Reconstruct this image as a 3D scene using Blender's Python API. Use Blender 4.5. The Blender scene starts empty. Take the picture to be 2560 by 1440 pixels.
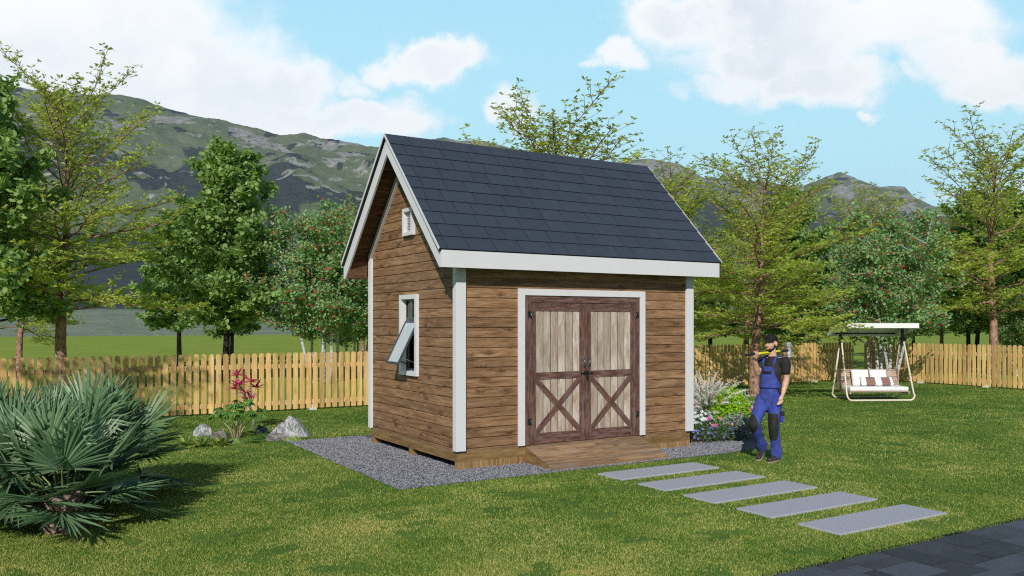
import bpy, bmesh, math, random
import numpy as np
from mathutils import Vector, Matrix, Euler
S = bpy.context.scene
C = S.collection
rad = math.radians
V = Vector

# ------------------------------------------------------------------ camera
F_PX, HY, YAW = 2116.99, 805.62, 0.5486
CAM = V((-5.1475, -9.774, 1.928))
FW = V((math.sin(YAW), math.cos(YAW), 0)); RT = V((math.cos(YAW), -math.sin(YAW), 0))
cd = bpy.data.cameras.new("camera"); cam = bpy.data.objects.new("camera", cd); C.objects.link(cam)
cd.sensor_width = 36; cd.lens = 36 * F_PX / 2560; cd.shift_y = (HY - 720) / 2560
cd.clip_start = 0.1; cd.clip_end = 20000
cam.location = CAM; cam.rotation_euler = (rad(90), 0, -YAW); S.camera = cam

# ------------------------------------------------------------------ helpers
def setp(o, label=None, cat=None, group=None, kind=None):
    if label: o['label'] = label
    if cat: o['category'] = cat
    if group: o['group'] = group
    if kind: o['kind'] = kind
    return o

def thing(name, label, cat, loc=(0, 0, 0), rz=0, group=None):
    o = bpy.data.objects.new(name, None); C.objects.link(o)
    o.empty_display_size = .1
    o.location = loc; o.rotation_euler = (0, 0, rz)
    return setp(o, label, cat, group)

def link(name, me, mat=None, parent=None, loc=(0, 0, 0), rot=(0, 0, 0)):
    o = bpy.data.objects.new(name, me); C.objects.link(o)
    if mat is not None:
        for m in (mat if isinstance(mat, (list, tuple)) else [mat]): me.materials.append(m)
    if parent: o.parent = parent
    o.location = loc; o.rotation_euler = rot
    return o

class MB:
    def __init__(s): s.v = []; s.f = []; s.m = []; s.sm = []
    def add(s, vs, fs, m=0, smooth=False):
        b = len(s.v); s.v += [tuple(x) for x in vs]
        for f in fs: s.f.append([i + b for i in f]); s.m.append(m); s.sm.append(smooth)
    def box(s, x0, x1, y0, y1, z0, z1, m=0):
        s.add([(x0,y0,z0),(x1,y0,z0),(x1,y1,z0),(x0,y1,z0),(x0,y0,z1),(x1,y0,z1),(x1,y1,z1),(x0,y1,z1)],
              [(0,3,2,1),(4,5,6,7),(0,1,5,4),(1,2,6,5),(2,3,7,6),(3,0,4,7)], m)
    def obox(s, c, size, R=None, m=0):
        hx, hy, hz = [q/2 for q in size]; R = R or Matrix.Identity(3); c = V(c)
        vs = [c + R @ V(p) for p in [(-hx,-hy,-hz),(hx,-hy,-hz),(hx,hy,-hz),(-hx,hy,-hz),(-hx,-hy,hz),(hx,-hy,hz),(hx,hy,hz),(-hx,hy,hz)]]
        s.add(vs, [(0,3,2,1),(4,5,6,7),(0,1,5,4),(1,2,6,5),(2,3,7,6),(3,0,4,7)], m)
    def prism(s, poly, axis, a0, a1, m=0):
        # poly: 2D points; axis = extrude axis index; other axes in order
        def mk(p, a):
            q = [0, 0, 0]; o = [i for i in range(3) if i != axis]; q[o[0]] = p[0]; q[o[1]] = p[1]; q[axis] = a; return q
        n = len(poly); vs = [mk(p, a0) for p in poly] + [mk(p, a1) for p in poly]
        fs = [list(range(n))[::-1], list(range(n, 2*n))] + [(i, (i+1) % n, n+(i+1) % n, n+i) for i in range(n)]
        s.add(vs, fs, m)
    def tube(s, pts, r, n=8, m=0, smooth=True, caps=True, flat=None):
        pts = [V(p) for p in pts]; k = len(pts)
        rs = r if isinstance(r, (list, tuple)) else [r]*k
        vs = []; up = V((0, 0, 1)); prev = None
        for i, p in enumerate(pts):
            t = (pts[min(i+1, k-1)] - pts[max(i-1, 0)]).normalized()
            if prev is None:
                a = t.cross(up)
                if a.length < 1e-3: a = t.cross(V((1, 0, 0)))
                a.normalize()
            else:
                a = prev - t*prev.dot(t)
                if a.length < 1e-5: a = t.orthogonal()
                a.normalize()
            prev = a; b = t.cross(a)
            for j in range(n):
                th = 2*math.pi*j/n
                vs.append(p + (a*math.cos(th) + b*math.sin(th)*(flat or 1))*rs[i])
        fs = []
        for i in range(k-1):
            for j in range(n):
                fs.append((i*n+j, i*n+(j+1) % n, (i+1)*n+(j+1) % n, (i+1)*n+j))
        s.add(vs, fs, m, smooth)
        if caps:
            b = len(s.v) - len(vs)
            s.f.append([b+j for j in range(n)][::-1]); s.m.append(m); s.sm.append(False)
            s.f.append([b+(k-1)*n+j for j in range(n)]); s.m.append(m); s.sm.append(False)
    def mesh(s, name):
        me = bpy.data.meshes.new(name); me.from_pydata(s.v, [], s.f)
        me.polygons.foreach_set('material_index', s.m); me.polygons.foreach_set('use_smooth', s.sm)
        me.update(); return me
    def build(s, name, mat=None, parent=None, bevel=0, loc=(0,0,0), rot=(0,0,0)):
        o = link(name, s.mesh(name), mat, parent, loc, rot)
        if bevel:
            b = o.modifiers.new('bevel', 'BEVEL'); b.width = bevel; b.segments = 2; b.limit_method = 'ANGLE'
        return o

def np_mesh(name, verts, size, attr=None, attrname='rnd'):
    """verts (M*size,3): M separate polygons of `size` corners"""
    n = len(verts); me = bpy.data.meshes.new(name)
    me.vertices.add(n); me.vertices.foreach_set('co', np.ascontiguousarray(verts, dtype=np.float32).ravel())
    me.loops.add(n); me.loops.foreach_set('vertex_index', np.arange(n, dtype=np.int32))
    m = n // size; me.polygons.add(m)
    me.polygons.foreach_set('loop_start', np.arange(0, n, size, dtype=np.int32))
    try: me.polygons.foreach_set('loop_total', np.full(m, size, dtype=np.int32))
    except Exception: pass
    if attr is not None:
        a = me.attributes.new(attrname, 'FLOAT', 'POINT'); a.data.foreach_set('value', np.ascontiguousarray(np.repeat(attr, size), dtype=np.float32))
    me.update(calc_edges=True); me.validate(); return me

# ------------------------------------------------------------------ materials
def s2l(r, g, b):
    f = lambda c: ((c/255+.055)/1.055)**2.4 if c/255 > .04045 else c/255/12.92
    return (f(r), f(g), f(b), 1)
class NT:
    def __init__(s, name, rough=.7, spec=.5):
        s.mat = bpy.data.materials.new(name); s.mat.use_nodes = True; s.t = s.mat.node_tree; s.n = s.t.nodes; s.l = s.t.links
        s.b = s.n['Principled BSDF']; s.b.inputs['Roughness'].default_value = rough; s.b.inputs['Specular IOR Level'].default_value = spec
        s.out = s.n['Material Output']
    def new(s, typ, **kw):
        n = s.n.new(typ)
        for k, v in kw.items(): setattr(n, k, v)
        return n
    def put(s, sock, val):
        if val is None: return
        if hasattr(val, 'is_linked') or isinstance(val, bpy.types.NodeSocket): s.l.new(val, sock)
        else: sock.default_value = val
    def math(s, op, a, b=None, c=None, clamp=False):
        n = s.new('ShaderNodeMath', operation=op, use_clamp=clamp); s.put(n.inputs[0], a); s.put(n.inputs[1], b); s.put(n.inputs[2], c); return n.outputs[0]
    def vmath(s, op, a, b=None):
        n = s.new('ShaderNodeVectorMath', operation=op); s.put(n.inputs[0], a); s.put(n.inputs[1], b); return n
    def obj(s): return s.new('ShaderNodeTexCoord').outputs['Object']
    def pos(s): return s.new('ShaderNodeNewGeometry').outputs['Position']
    def island(s): return s.new('ShaderNodeNewGeometry').outputs['Random Per Island']
    def sep(s, v):
        n = s.new('ShaderNodeSeparateXYZ'); s.l.new(v, n.inputs[0]); return n.outputs
    def comb(s, x, y, z):
        n = s.new('ShaderNodeCombineXYZ'); s.put(n.inputs[0], x); s.put(n.inputs[1], y); s.put(n.inputs[2], z); return n.outputs[0]
    def noise(s, vec, scale=1, detail=4, rough=.55, dist=0):
        n = s.new('ShaderNodeTexNoise'); s.put(n.inputs['Vector'], vec); n.inputs['Scale'].default_value = scale
        n.inputs['Detail'].default_value = detail; n.inputs['Roughness'].default_value = rough; n.inputs['Distortion'].default_value = dist
        return n.outputs['Fac']
    def vor(s, vec, scale=1, feature='F1', out='Distance', rnd=1):
        n = s.new('ShaderNodeTexVoronoi', feature=feature); s.put(n.inputs['Vector'], vec); n.inputs['Scale'].default_value = scale
        n.inputs['Randomness'].default_value = rnd; return n.outputs[out]
    def ramp(s, fac, stops, interp='LINEAR'):
        n = s.new('ShaderNodeValToRGB'); s.put(n.inputs[0], fac); e = n.color_ramp.elements; n.color_ramp.interpolation = interp
        while len(e) < len(stops): e.new(.5)
        for i, (p, c) in enumerate(stops): e[i].position = p; e[i].color = c if len(c) == 4 else (*c, 1)
        return n.outputs[0]
    def mix(s, fac, a, b, mode='MIX'):
        n = s.new('ShaderNodeMix', data_type='RGBA', blend_type=mode); s.put(n.inputs[0], fac)
        s.put(n.inputs[6], a if not isinstance(a, tuple) or len(a) == 4 else (*a, 1)); s.put(n.inputs[7], b if not isinstance(b, tuple) or len(b) == 4 else (*b, 1))
        return n.outputs[2]
    def range(s, v, a, b, c=0, d=1, smooth=False):
        n = s.new('ShaderNodeMapRange'); s.put(n.inputs[0], v)
        if smooth: n.interpolation_type = 'SMOOTHSTEP'
        for i, q in enumerate((a, b, c, d)): n.inputs[i+1].default_value = q
        return n.outputs[0]
    def attr(s, name): return s.new('ShaderNodeAttribute', attribute_name=name).outputs['Fac']
    def col(s, c): s.put(s.b.inputs['Base Color'], c if not isinstance(c, tuple) or len(c) == 4 else (*c, 1)); return s
    def bump(s, h, strength=.3, dist=.01):
        n = s.new('ShaderNodeBump'); n.inputs['Strength'].default_value = strength; n.inputs['Distance'].default_value = dist
        s.put(n.inputs['Height'], h); s.l.new(n.outputs[0], s.b.inputs['Normal']); return s

def plain(name, c, rough=.6, spec=.5, metal=0, nz=.06, scale=18, bump=0):
    t = NT(name, rough, spec); n = t.noise(t.obj(), scale, 5)
    c = c[:3]; a = tuple(x*(1-nz*2) for x in c); b = tuple(min(1, x*(1+nz*2)) for x in c)
    t.col(t.ramp(n, [(.3, a), (.7, b)])); t.b.inputs['Metallic'].default_value = metal
    if bump: t.bump(n, bump, .005)
    return t.mat

def wood(name, dark, mid, light, axis='X', board=None, along=1.2, across=28, knots=.0, rough=.65, bumpd=.004, island=True, knotcol=None, var=.25, streak=None, horiz=False):
    """grain runs along local `axis`"""
    t = NT(name, rough, .3); x, y, z = t.sep(t.obj())
    if axis == 'X': u, v, w = (t.math('ADD', x, y), z, t.math('MULTIPLY', t.math('SUBTRACT', x, y), 0)) if not horiz else (x, y, t.math('MULTIPLY', z, 1))
    elif axis == 'Z': u, v, w = z, t.math('ADD', x, y), t.math('MULTIPLY', x, 0)
    elif axis == 'Y': u, v, w = y, x, z
    else: u, v, w = t.math('ADD', x, 0), y, z
    r = t.island() if island else 0.0
    off = t.math('MULTIPLY', r, 37.0) if island else 0.0
    uo = t.math('ADD', u, off)
    base = t.comb(uo, v, t.math('ADD', w, off))
    warp = t.noise(t.comb(t.math('MULTIPLY', uo, 2.5), t.math('MULTIPLY', v, 7), off), 1, 2)
    vw = t.math('ADD', v, t.math('MULTIPLY', warp, .05))
    kn = None
    if knots:
        kv = t.comb(t.math('MULTIPLY', uo, 3.1), t.math('MULTIPLY', v, 7.6), off)
        dist = t.vor(kv, 1, 'F1'); gate = t.range(t.noise(t.comb(uo, v, off), 1.7, 1), .36, .50)
        k1 = t.math('MULTIPLY', t.range(dist, .05, .42, 1, 0, True), gate)
        fine = t.noise(t.comb(t.math('MULTIPLY', uo, 30), t.math('MULTIPLY', v, 45), off), 1, 4, .7)
        kn = t.math('MULTIPLY', k1, t.range(fine, .3, .6), clamp=True)
        vw = t.math('ADD', vw, t.math('MULTIPLY', k1, .035))
    g = t.noise(t.comb(t.math('MULTIPLY', uo, along), t.math('MULTIPLY', vw, across), off), 1, 7, .62, .6)
    g2 = t.noise(t.comb(t.math('MULTIPLY', uo, along*5), t.math('MULTIPLY', vw, across*4.5), off), 1, 3, .6)
    gg = t.math('ADD', t.math('MULTIPLY', g, .68), t.math('MULTIPLY', g2, .32))
    c = t.ramp(gg, [(.36, dark), (.5, mid), (.64, light)])
    if streak:
        st = t.noise(t.comb(t.math('MULTIPLY', uo, along*.8), t.math('MULTIPLY', vw, across*.45), t.math('ADD', off, 5.0)), 1, 5, .7, .4)
        c = t.mix(t.range(st, .52, .68), c, streak)
    if kn is not None:
        c = t.mix(t.math('MULTIPLY', kn, knots), c, knotcol or tuple(q*.35 for q in dark[:3]))
        blot = t.noise(t.comb(t.math('MULTIPLY', uo, 2.2), t.math('MULTIPLY', v, 9), t.math('ADD', off, 9.)), 1, 3)
        c = t.mix(t.math('MULTIPLY', t.range(blot, .5, .72), .45), c, tuple(q*.55 for q in mid[:3]))
    if island:
        rr = t.math('FRACT', t.math('MULTIPLY', r, 7.31))
        vv = t.range(rr, 0, 1, 1-var, 1+var)
        hsv = t.new('ShaderNodeHueSaturation'); t.put(hsv.inputs['Value'], vv); t.l.new(c, hsv.inputs['Color']); c = hsv.outputs[0]
    t.col(c); t.bump(gg, .5, bumpd)
    return t.mat

M = {}
M['siding'] = wood('cedar_siding', (.13,.066,.033), (.28,.150,.074), (.43,.255,.142), 'X', knots=1.0, along=2.4, across=36, var=.17, streak=(.40,.25,.15), bumpd=.008)
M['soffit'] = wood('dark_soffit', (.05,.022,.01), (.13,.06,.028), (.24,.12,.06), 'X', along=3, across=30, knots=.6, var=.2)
M['plank'] = wood('pale_planks', (.33,.255,.205), (.50,.41,.34), (.67,.60,.545), 'Z', along=2.2, across=16, var=.16, streak=(.40,.24,.16), knots=.35)
M['frame_h'] = wood('weathered_brown_rail', (.055,.026,.020), (.14,.07,.055), (.27,.15,.13), 'X', along=3.5, across=26, var=.14, streak=(.22,.15,.14))
M['frame_v'] = wood('weathered_brown_stile', (.055,.026,.020), (.14,.07,.055), (.27,.15,.13), 'Z', along=3.5, across=26, var=.14, streak=(.22,.15,.14))
M['rim'] = wood('treated_rim_board', (.15,.088,.034), (.26,.16,.066), (.37,.24,.11), 'X', along=2, across=14, knots=.3, var=.06)
M['skidend'] = wood('treated_end_grain', (.16,.09,.034), (.33,.2,.085), (.5,.33,.16), 'Z', along=1.2, across=30, var=.1, knots=.2)
M['deck'] = wood('ramp_deck', (.15,.085,.05), (.30,.185,.105), (.46,.31,.19), 'X', along=1.6, across=26, knots=.5, var=.22, horiz=True, streak=(.30,.24,.19))
M['inner'] = wood('inner_wall', (.25,.14,.06), (.42,.25,.11), (.52,.34,.17), 'X', along=1.5, across=12, knots=.3)
M['picket'] = wood('pine_picket', (.55,.31,.10), (.72,.46,.18), (.82,.58,.28), 'Z', along=1.1, across=14, knots=.5, knotcol=(.2,.08,.03), var=.22)
M['white'] = plain('white_paint', (.72,.72,.755), .55, .3, nz=.012, scale=6)
M['black'] = plain('black_iron', (.012,.016,.014), .38, .5, nz=.2)
M['chrome'] = plain('polished_handle', (.25,.3,.42), .18, .6, .9)
M['winframe'] = plain('grey_window_frame', (.055,.065,.075), .4, .5)
def glass(name, tint=(.75,.82,.86)):
    t = NT(name, .03, .5); tr = t.new('ShaderNodeBsdfTransparent'); gl = t.new('ShaderNodeBsdfGlossy'); gl.inputs['Roughness'].default_value = .02
    tr.inputs[0].default_value = (*tint, 1); mx = t.new('ShaderNodeMixShader'); fr = t.new('ShaderNodeLayerWeight'); fr.inputs[0].default_value = .3
    t.l.new(t.math('ADD', t.math('MULTIPLY', fr.outputs['Fresnel'], 1.0), .1, clamp=True), mx.inputs[0]); t.l.new(tr.outputs[0], mx.inputs[1]); t.l.new(gl.outputs[0], mx.inputs[2])
    t.l.new(mx.outputs[0], t.out.inputs[0]); return t.mat
M['glass'] = glass('window_glass')
def sky_painted():  # pale diffuse colour painted in as the sky's reflection on the sash pane
    t = NT('painted_sky_glass', .08, .6); t.col((.80,.86,.92)); tr = t.new('ShaderNodeBsdfTransparent'); tr.inputs[0].default_value = (.85,.9,.95,1); mx = t.new('ShaderNodeMixShader'); mx.inputs[0].default_value = .62
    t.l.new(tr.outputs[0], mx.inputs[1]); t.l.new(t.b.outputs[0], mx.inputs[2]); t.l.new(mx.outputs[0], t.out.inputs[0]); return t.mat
M['skyglass'] = sky_painted()

def shingle_mat():
    t = NT('slate_shingles', .62, .25); p = t.obj(); r = t.island()
    n = t.noise(p, 9, 5); fine = t.noise(p, 120, 3)
    c = t.ramp(t.math('ADD', t.math('MULTIPLY', r, .35), t.math('MULTIPLY', n, .65)), [(.25, (.034,.045,.068)), (.75, (.045,.058,.084))])
    c = t.mix(t.math('MULTIPLY', fine, .25), c, (.07,.08,.11)); t.col(c); t.bump(fine, .25, .003); return t.mat
M['shingle'] = shingle_mat()

def leaf_mat(name, dark, light, trans=.35, tcol=None, rough=.5, spec=.35, tip=None, sheen=0):
    t = NT(name, rough, spec); r = t.attr('rnd'); n = t.noise(t.obj(), .9, 3)
    f = t.math('ADD', t.math('MULTIPLY', r, .65), t.math('MULTIPLY', n, .35))
    c = t.ramp(f, [(.15, dark), (.85, light)])
    if tip: c = t.mix(t.range(r, .9, .97), c, tip)
    t.col(c)
    tr = t.new('ShaderNodeBsdfTranslucent'); t.put(tr.inputs[0], t.mix(1.0, c, tcol or (1.25, 1.3, .6), 'MULTIPLY'))
    mx = t.new('ShaderNodeMixShader'); mx.inputs[0].default_value = trans
    t.l.new(t.b.outputs[0], mx.inputs[1]); t.l.new(tr.outputs[0], mx.inputs[2]); t.l.new(mx.outputs[0], t.out.inputs[0])
    return t.mat
M['leafA'] = leaf_mat('airy_leaf', (.23,.30,.05), (.70,.78,.17), .5)
M['leafD'] = leaf_mat('broad_leaf', (.13,.25,.07), (.44,.60,.22), .38)
M['leafB'] = leaf_mat('berry_leaf', (.13,.28,.10), (.42,.62,.29), .38)
M['berry'] = plain('red_berry', (.62,.045,.04), .35, .5)
def bark(name, a, b, c, sc=14, thr=.5, streak=1):
    t = NT(name, .85, .2); p = t.obj(); x, y, z = t.sep(p); q = t.comb(x, y, t.math('MULTIPLY', z, streak))
    n = t.noise(q, sc, 6, .7); v = t.vor(q, sc*1.6)
    k = t.ramp(n, [(.35, a), (.5, b), (.68, c)]); k = t.mix(t.math('MULTIPLY', t.range(v, .0, .25, 1, 0), .5), k, a); t.col(k); t.bump(n, .8, .02); return t.mat
M['barkA'] = bark('pinkish_bark', (.07,.035,.025), (.33,.19,.14), (.50,.32,.26), 9, streak=.7)
M['barkD'] = bark('dark_bark', (.012,.009,.009), (.035,.027,.027), (.11,.085,.08), 10, streak=.35)
def birch():
    t = NT('white_bark', .7, .3); p = t.obj(); x, y, z = t.sep(p)
    n = t.noise(t.comb(t.math('MULTIPLY', x, 8), t.math('MULTIPLY', y, 8), t.math('MULTIPLY', z, 14)), 1, 5, .65)
    t.col(t.ramp(n, [(.36, (.025,.025,.03)), (.46, (.5,.5,.52)), (.7, (.68,.67,.68))])); t.bump(n, .3, .01); return t.mat
M['barkB'] = birch()

# ------------------------------------------------------------------ noise in numpy
_rs = np.random.RandomState(7); _T = _rs.rand(256, 256)
def vnoise(x, y):
    xi = np.floor(x).astype(int); yi = np.floor(y).astype(int); fx = x-xi; fy = y-yi
    fx = fx*fx*(3-2*fx); fy = fy*fy*(3-2*fy); g = lambda a, b: _T[a % 256, b % 256]
    return (g(xi, yi)*(1-fx)+g(xi+1, yi)*fx)*(1-fy)+(g(xi, yi+1)*(1-fx)+g(xi+1, yi+1)*fx)*fy
def fbm(x, y, o=5, ridged=False):
    a = .5; s = 0
    for i in range(o):
        n = vnoise(x*2**i+i*17.3, y*2**i+i*31.7)
        if ridged: n = 1-abs(2*n-1)
        s = s+a*n; a *= .5
    return s/(1-.5**o)

# ================================================================== SETTING
PAD = [(-1.18,-.79),(4.0,-.79),(4.8,-.72),(5.3,-.5),(5.55,-.1),(5.5,.6),(5.0,1.2),(4.7,3.8),(-1.13,3.8)]

PX0, PX1, PH = 1.36, 3.0, .48
def in_poly(x, y, poly):
    r = np.zeros(x.shape, bool); n = len(poly)
    for i in range(n):
        x1, y1 = poly[i]; x2, y2 = poly[(i+1) % n]
        if y1 == y2: continue
        c = ((y1 > y) != (y2 > y)) & (x < (x2-x1)*(y-y1)/(y2-y1)+x1); r ^= c
    return r

def lawn_mat():
    t = NT('lawn_ground', .95, .1); p = t.pos(); x, y, z = t.sep(p)
    big = t.noise(p, .55, 3); mid = t.noise(p, 3.2, 4, .6); fine = t.noise(p, 55, 3, .7); vf = t.noise(p, 160, 2, .6)
    near = t.ramp(t.math('ADD', t.math('MULTIPLY', big, .4), t.math('MULTIPLY', fine, .6)), [(.35, (.035,.08,.016)), (.5, (.10,.19,.032)), (.66, (.28,.31,.06))])
    bare = t.math('MULTIPLY', t.range(mid, .66, .72), .8); near = t.mix(bare, near, (.03,.03,.03))
    far = t.ramp(t.math('ADD', t.math('MULTIPLY', t.noise(p, .3, 4), .3), t.math('MULTIPLY', t.noise(p, 6, 5, .7), .7)), [(.35, (.17,.24,.025)), (.65, (.31,.39,.055))])
    out = t.math('MAXIMUM', t.range(y, 8.3, 8.7), t.range(x, 19.8, 20.0))
    t.col(t.mix(out, near, far)); t.bump(t.math('ADD', fine, vf), .5, .012); return t.mat
mb = MB(); mb.add([(-260,-60,0),(520,-60,0),(520,121,0),(-260,121,0)], [(0,1,2,3)])
setp(mb.build('lawn', lawn_mat()), kind='structure')

def gravel_mat(name, a, b, sc=55, soft=0):
    t = NT(name, .9, .2); p = t.pos(); v = t.vor(p, sc, 'F1', 'Color'); d = t.vor(p, sc); x, y, z = t.sep(v)
    c = t.mix(x, a, b); c = t.mix(t.range(d, .35, .75), c, tuple(q*(.35+.5*soft) for q in a)); t.col(c)
    t.bump(t.math('SUBTRACT', 1., d), .9-.75*soft, .012-.008*soft); return t.mat
mb = MB(); mb.prism(PAD, 2, -.05, .006); setp(mb.build('gravel_pad', gravel_mat('gravel_bed', (.11,.115,.14), (.27,.275,.32))), kind='structure')
rs = np.random.RandomState(3)
def stones(n, sz):
    x = rs.uniform(-1.2, 5.6, n); y = rs.uniform(-.8, 3.9, n)
    k = in_poly(x, y, PAD) & ~((x > .15) & (x < 4.0) & (y > .3)) & ~((x > 4.2) & (y > .6)); x = x[k]; y = y[k]; n = len(x)
    s = rs.uniform(.5, 1.15, n)*sz
    base = np.array([[1,0,0],[0,1,0],[-1,0,0],[0,-1,0],[0,0,.75],[0,0,-.6]], float)
    tri = np.array([[0,1,4],[1,2,4],[2,3,4],[3,0,4]])
    a = rs.uniform(0, 6.28, n); ca, sa = np.cos(a), np.sin(a)
    P = base[None]*(1+rs.uniform(-.35, .35, (n, 6, 3))); P *= s[:, None, None]
    X = P[..., 0]*ca[:, None]-P[..., 1]*sa[:, None]; Y = P[..., 0]*sa[:, None]+P[..., 1]*ca[:, None]
    P = np.stack([X+x[:, None], Y+y[:, None], P[..., 2]+.008], -1)
    return P[:, tri].reshape(-1, 3), np.repeat(rs.rand(n), 4)
vv, aa = stones(80000, .0105)
t = NT('gravel_stone', .8, .25); t.col(t.ramp(t.attr('rnd'), [(0, (.16,.165,.19)), (.6, (.26,.265,.30)), (1, (.38,.385,.425))]))
setp(link('gravel', np_mesh('gravel', vv, 3, aa), t.mat), 'grey crushed stone lying on the pad around the shed', 'gravel', kind='stuff')

# stepping slabs
M['slab'] = gravel_mat('slab_aggregate', (.40,.41,.47), (.50,.51,.58), 110, 1)
ordn = ['nearest the shed ramp', 'second from the shed ramp', 'in the middle of the row', 'second from the dark paving', 'nearest the dark paving']
for i in range(5):
    mb = MB(); y1 = -1.20-.781*i; mb.box(PX0, PX1, y1-PH, y1, -.03, .020)
    setp(mb.build('stepping_slab', M['slab'], bevel=.006), 'grey speckled rectangular stepping slab set in the lawn, '+ordn[i], 'stepping slab', 'stepping slabs leading to the shed ramp')

# dark stone path
t = NT('path_joint', .95, .1); t.col((.012,.012,.016)); jm = t.mat
mb = MB(); mb.box(-4, 12, -9.5, -5.27, -.05, .004); setp(mb.build('path', jm), kind='structure')
t = NT('path_stone', .62, .35); p = t.obj(); r = t.island(); n = t.noise(p, 3, 6, .65); n2 = t.noise(p, 14, 5, .7)
c = t.ramp(t.math('ADD', t.math('MULTIPLY', r, .5), t.math('MULTIPLY', n, .5)), [(.25, (.028,.029,.034)), (.5, (.052,.053,.062)), (.8, (.085,.095,.125))])
c = t.mix(t.range(n2, .6, .8, 0, .5), c, (.10,.10,.11)); t.col(c); t.bump(n2, .5, .006); pm = t.mat
random.seed(5); mb = MB(); W_, H_ = 64, 20; occ = [[0]*H_ for _ in range(W_)]; u = .155
for j in range(H_):
    for i in range(W_):
        if occ[i][j]: continue
        a, b = random.choice([(3,2),(2,2),(2,1),(3,2),(4,2),(1,1),(2,3),(3,1)])
        while a > 1 and (i+a > W_ or any(occ[i+q][j] for q in range(a))): a -= 1
        b = min(b, H_-j)
        for q in range(a):
            for w in range(b): occ[i+q][j+w] = 1
        x0 = -1.2+i*u; y1 = -5.34-j*u
        mb.box(x0+.006, x0+a*u-.006, y1-b*u+.006, y1-.006, -.01, .014+random.uniform(0, .003))
setp(mb.build('path_slabs', pm, bevel=.003), kind='structure')

# ---------------------------------------------------------------- grass blades
def blades():
    N = 950000
    u = rs.uniform(-260, 2820, N); v = rs.uniform(925, 1560, N)
    d = CAM.z*F_PX/(v-HY); lat = (u-1280)/F_PX*d
    x = CAM.x+FW.x*d+RT.x*lat; y = CAM.y+FW.y*d+RT.y*lat
    ok = ~in_poly(x, y, PAD) & (y > -5.28) & (y < 8.9) & (x < 20.3)
    for i in range(5):
        y1 = -1.20-.781*i; ok &= ~((x > PX0) & (x < PX1) & (y < y1) & (y > y1-PH))
    edge = fbm(x*9, y*9, 3)*.06; ok |= (~ok) & (y > -5.31-edge) & (y <= -5.28)
    bare = fbm(x*2.6+7, y*2.6+3, 3); dens = np.clip((.715-bare)*16, .10, 1); ok &= rs.rand(N) < dens
    x, y, d, bare = x[ok], y[ok], d[ok], bare[ok]; n = len(x)
    h = rs.uniform(.007, .018, n)*(1+.02*d); w = np.maximum(.0030, d*.00042)*rs.uniform(.7, 1.4, n)
    a = rs.uniform(0, 6.28, n); la = rs.uniform(0, 6.28, n); ln = rs.uniform(.1, .9, n)*h
    ca, sa = np.cos(a)*w, np.sin(a)*w; z = np.zeros(n)
    P = np.stack([np.stack([x-ca, y-sa, z], -1), np.stack([x+ca, y+sa, z], -1), np.stack([x+np.cos(la)*ln, y+np.sin(la)*ln, h], -1)], 1)
    patch = fbm(x*.9, y*.9, 4)*.6+fbm(x*3.3+50, y*3.3, 3)*.4
    dist = np.clip((d-6)/12, 0, 1)
    r = np.clip(rs.rand(n)*.85+(patch-.5)*.95+.12-.14*dist, 0, 1)
    return P.reshape(-1, 3), r
vv, aa = blades()
t = NT('grass_blade', .6, .25); r = t.attr('rnd')
c = t.ramp(r, [(.0, (.03,.11,.02)), (.28, (.12,.27,.042)), (.5, (.28,.41,.066)), (.75, (.54,.55,.13)), (.95, (.85,.70,.28))])
t.col(c); tr = t.new('ShaderNodeBsdfTranslucent'); t.put(tr.inputs[0], c); mx = t.new('ShaderNodeMixShader'); mx.inputs[0].default_value = .45
t.l.new(t.b.outputs[0], mx.inputs[1]); t.l.new(tr.outputs[0], mx.inputs[2]); t.l.new(mx.outputs[0], t.out.inputs[0])
setp(link('grass', np_mesh('grass', vv, 3, aa), t.mat), 'short mown grass with yellowish patches covering the yard', 'grass', kind='stuff')

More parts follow.
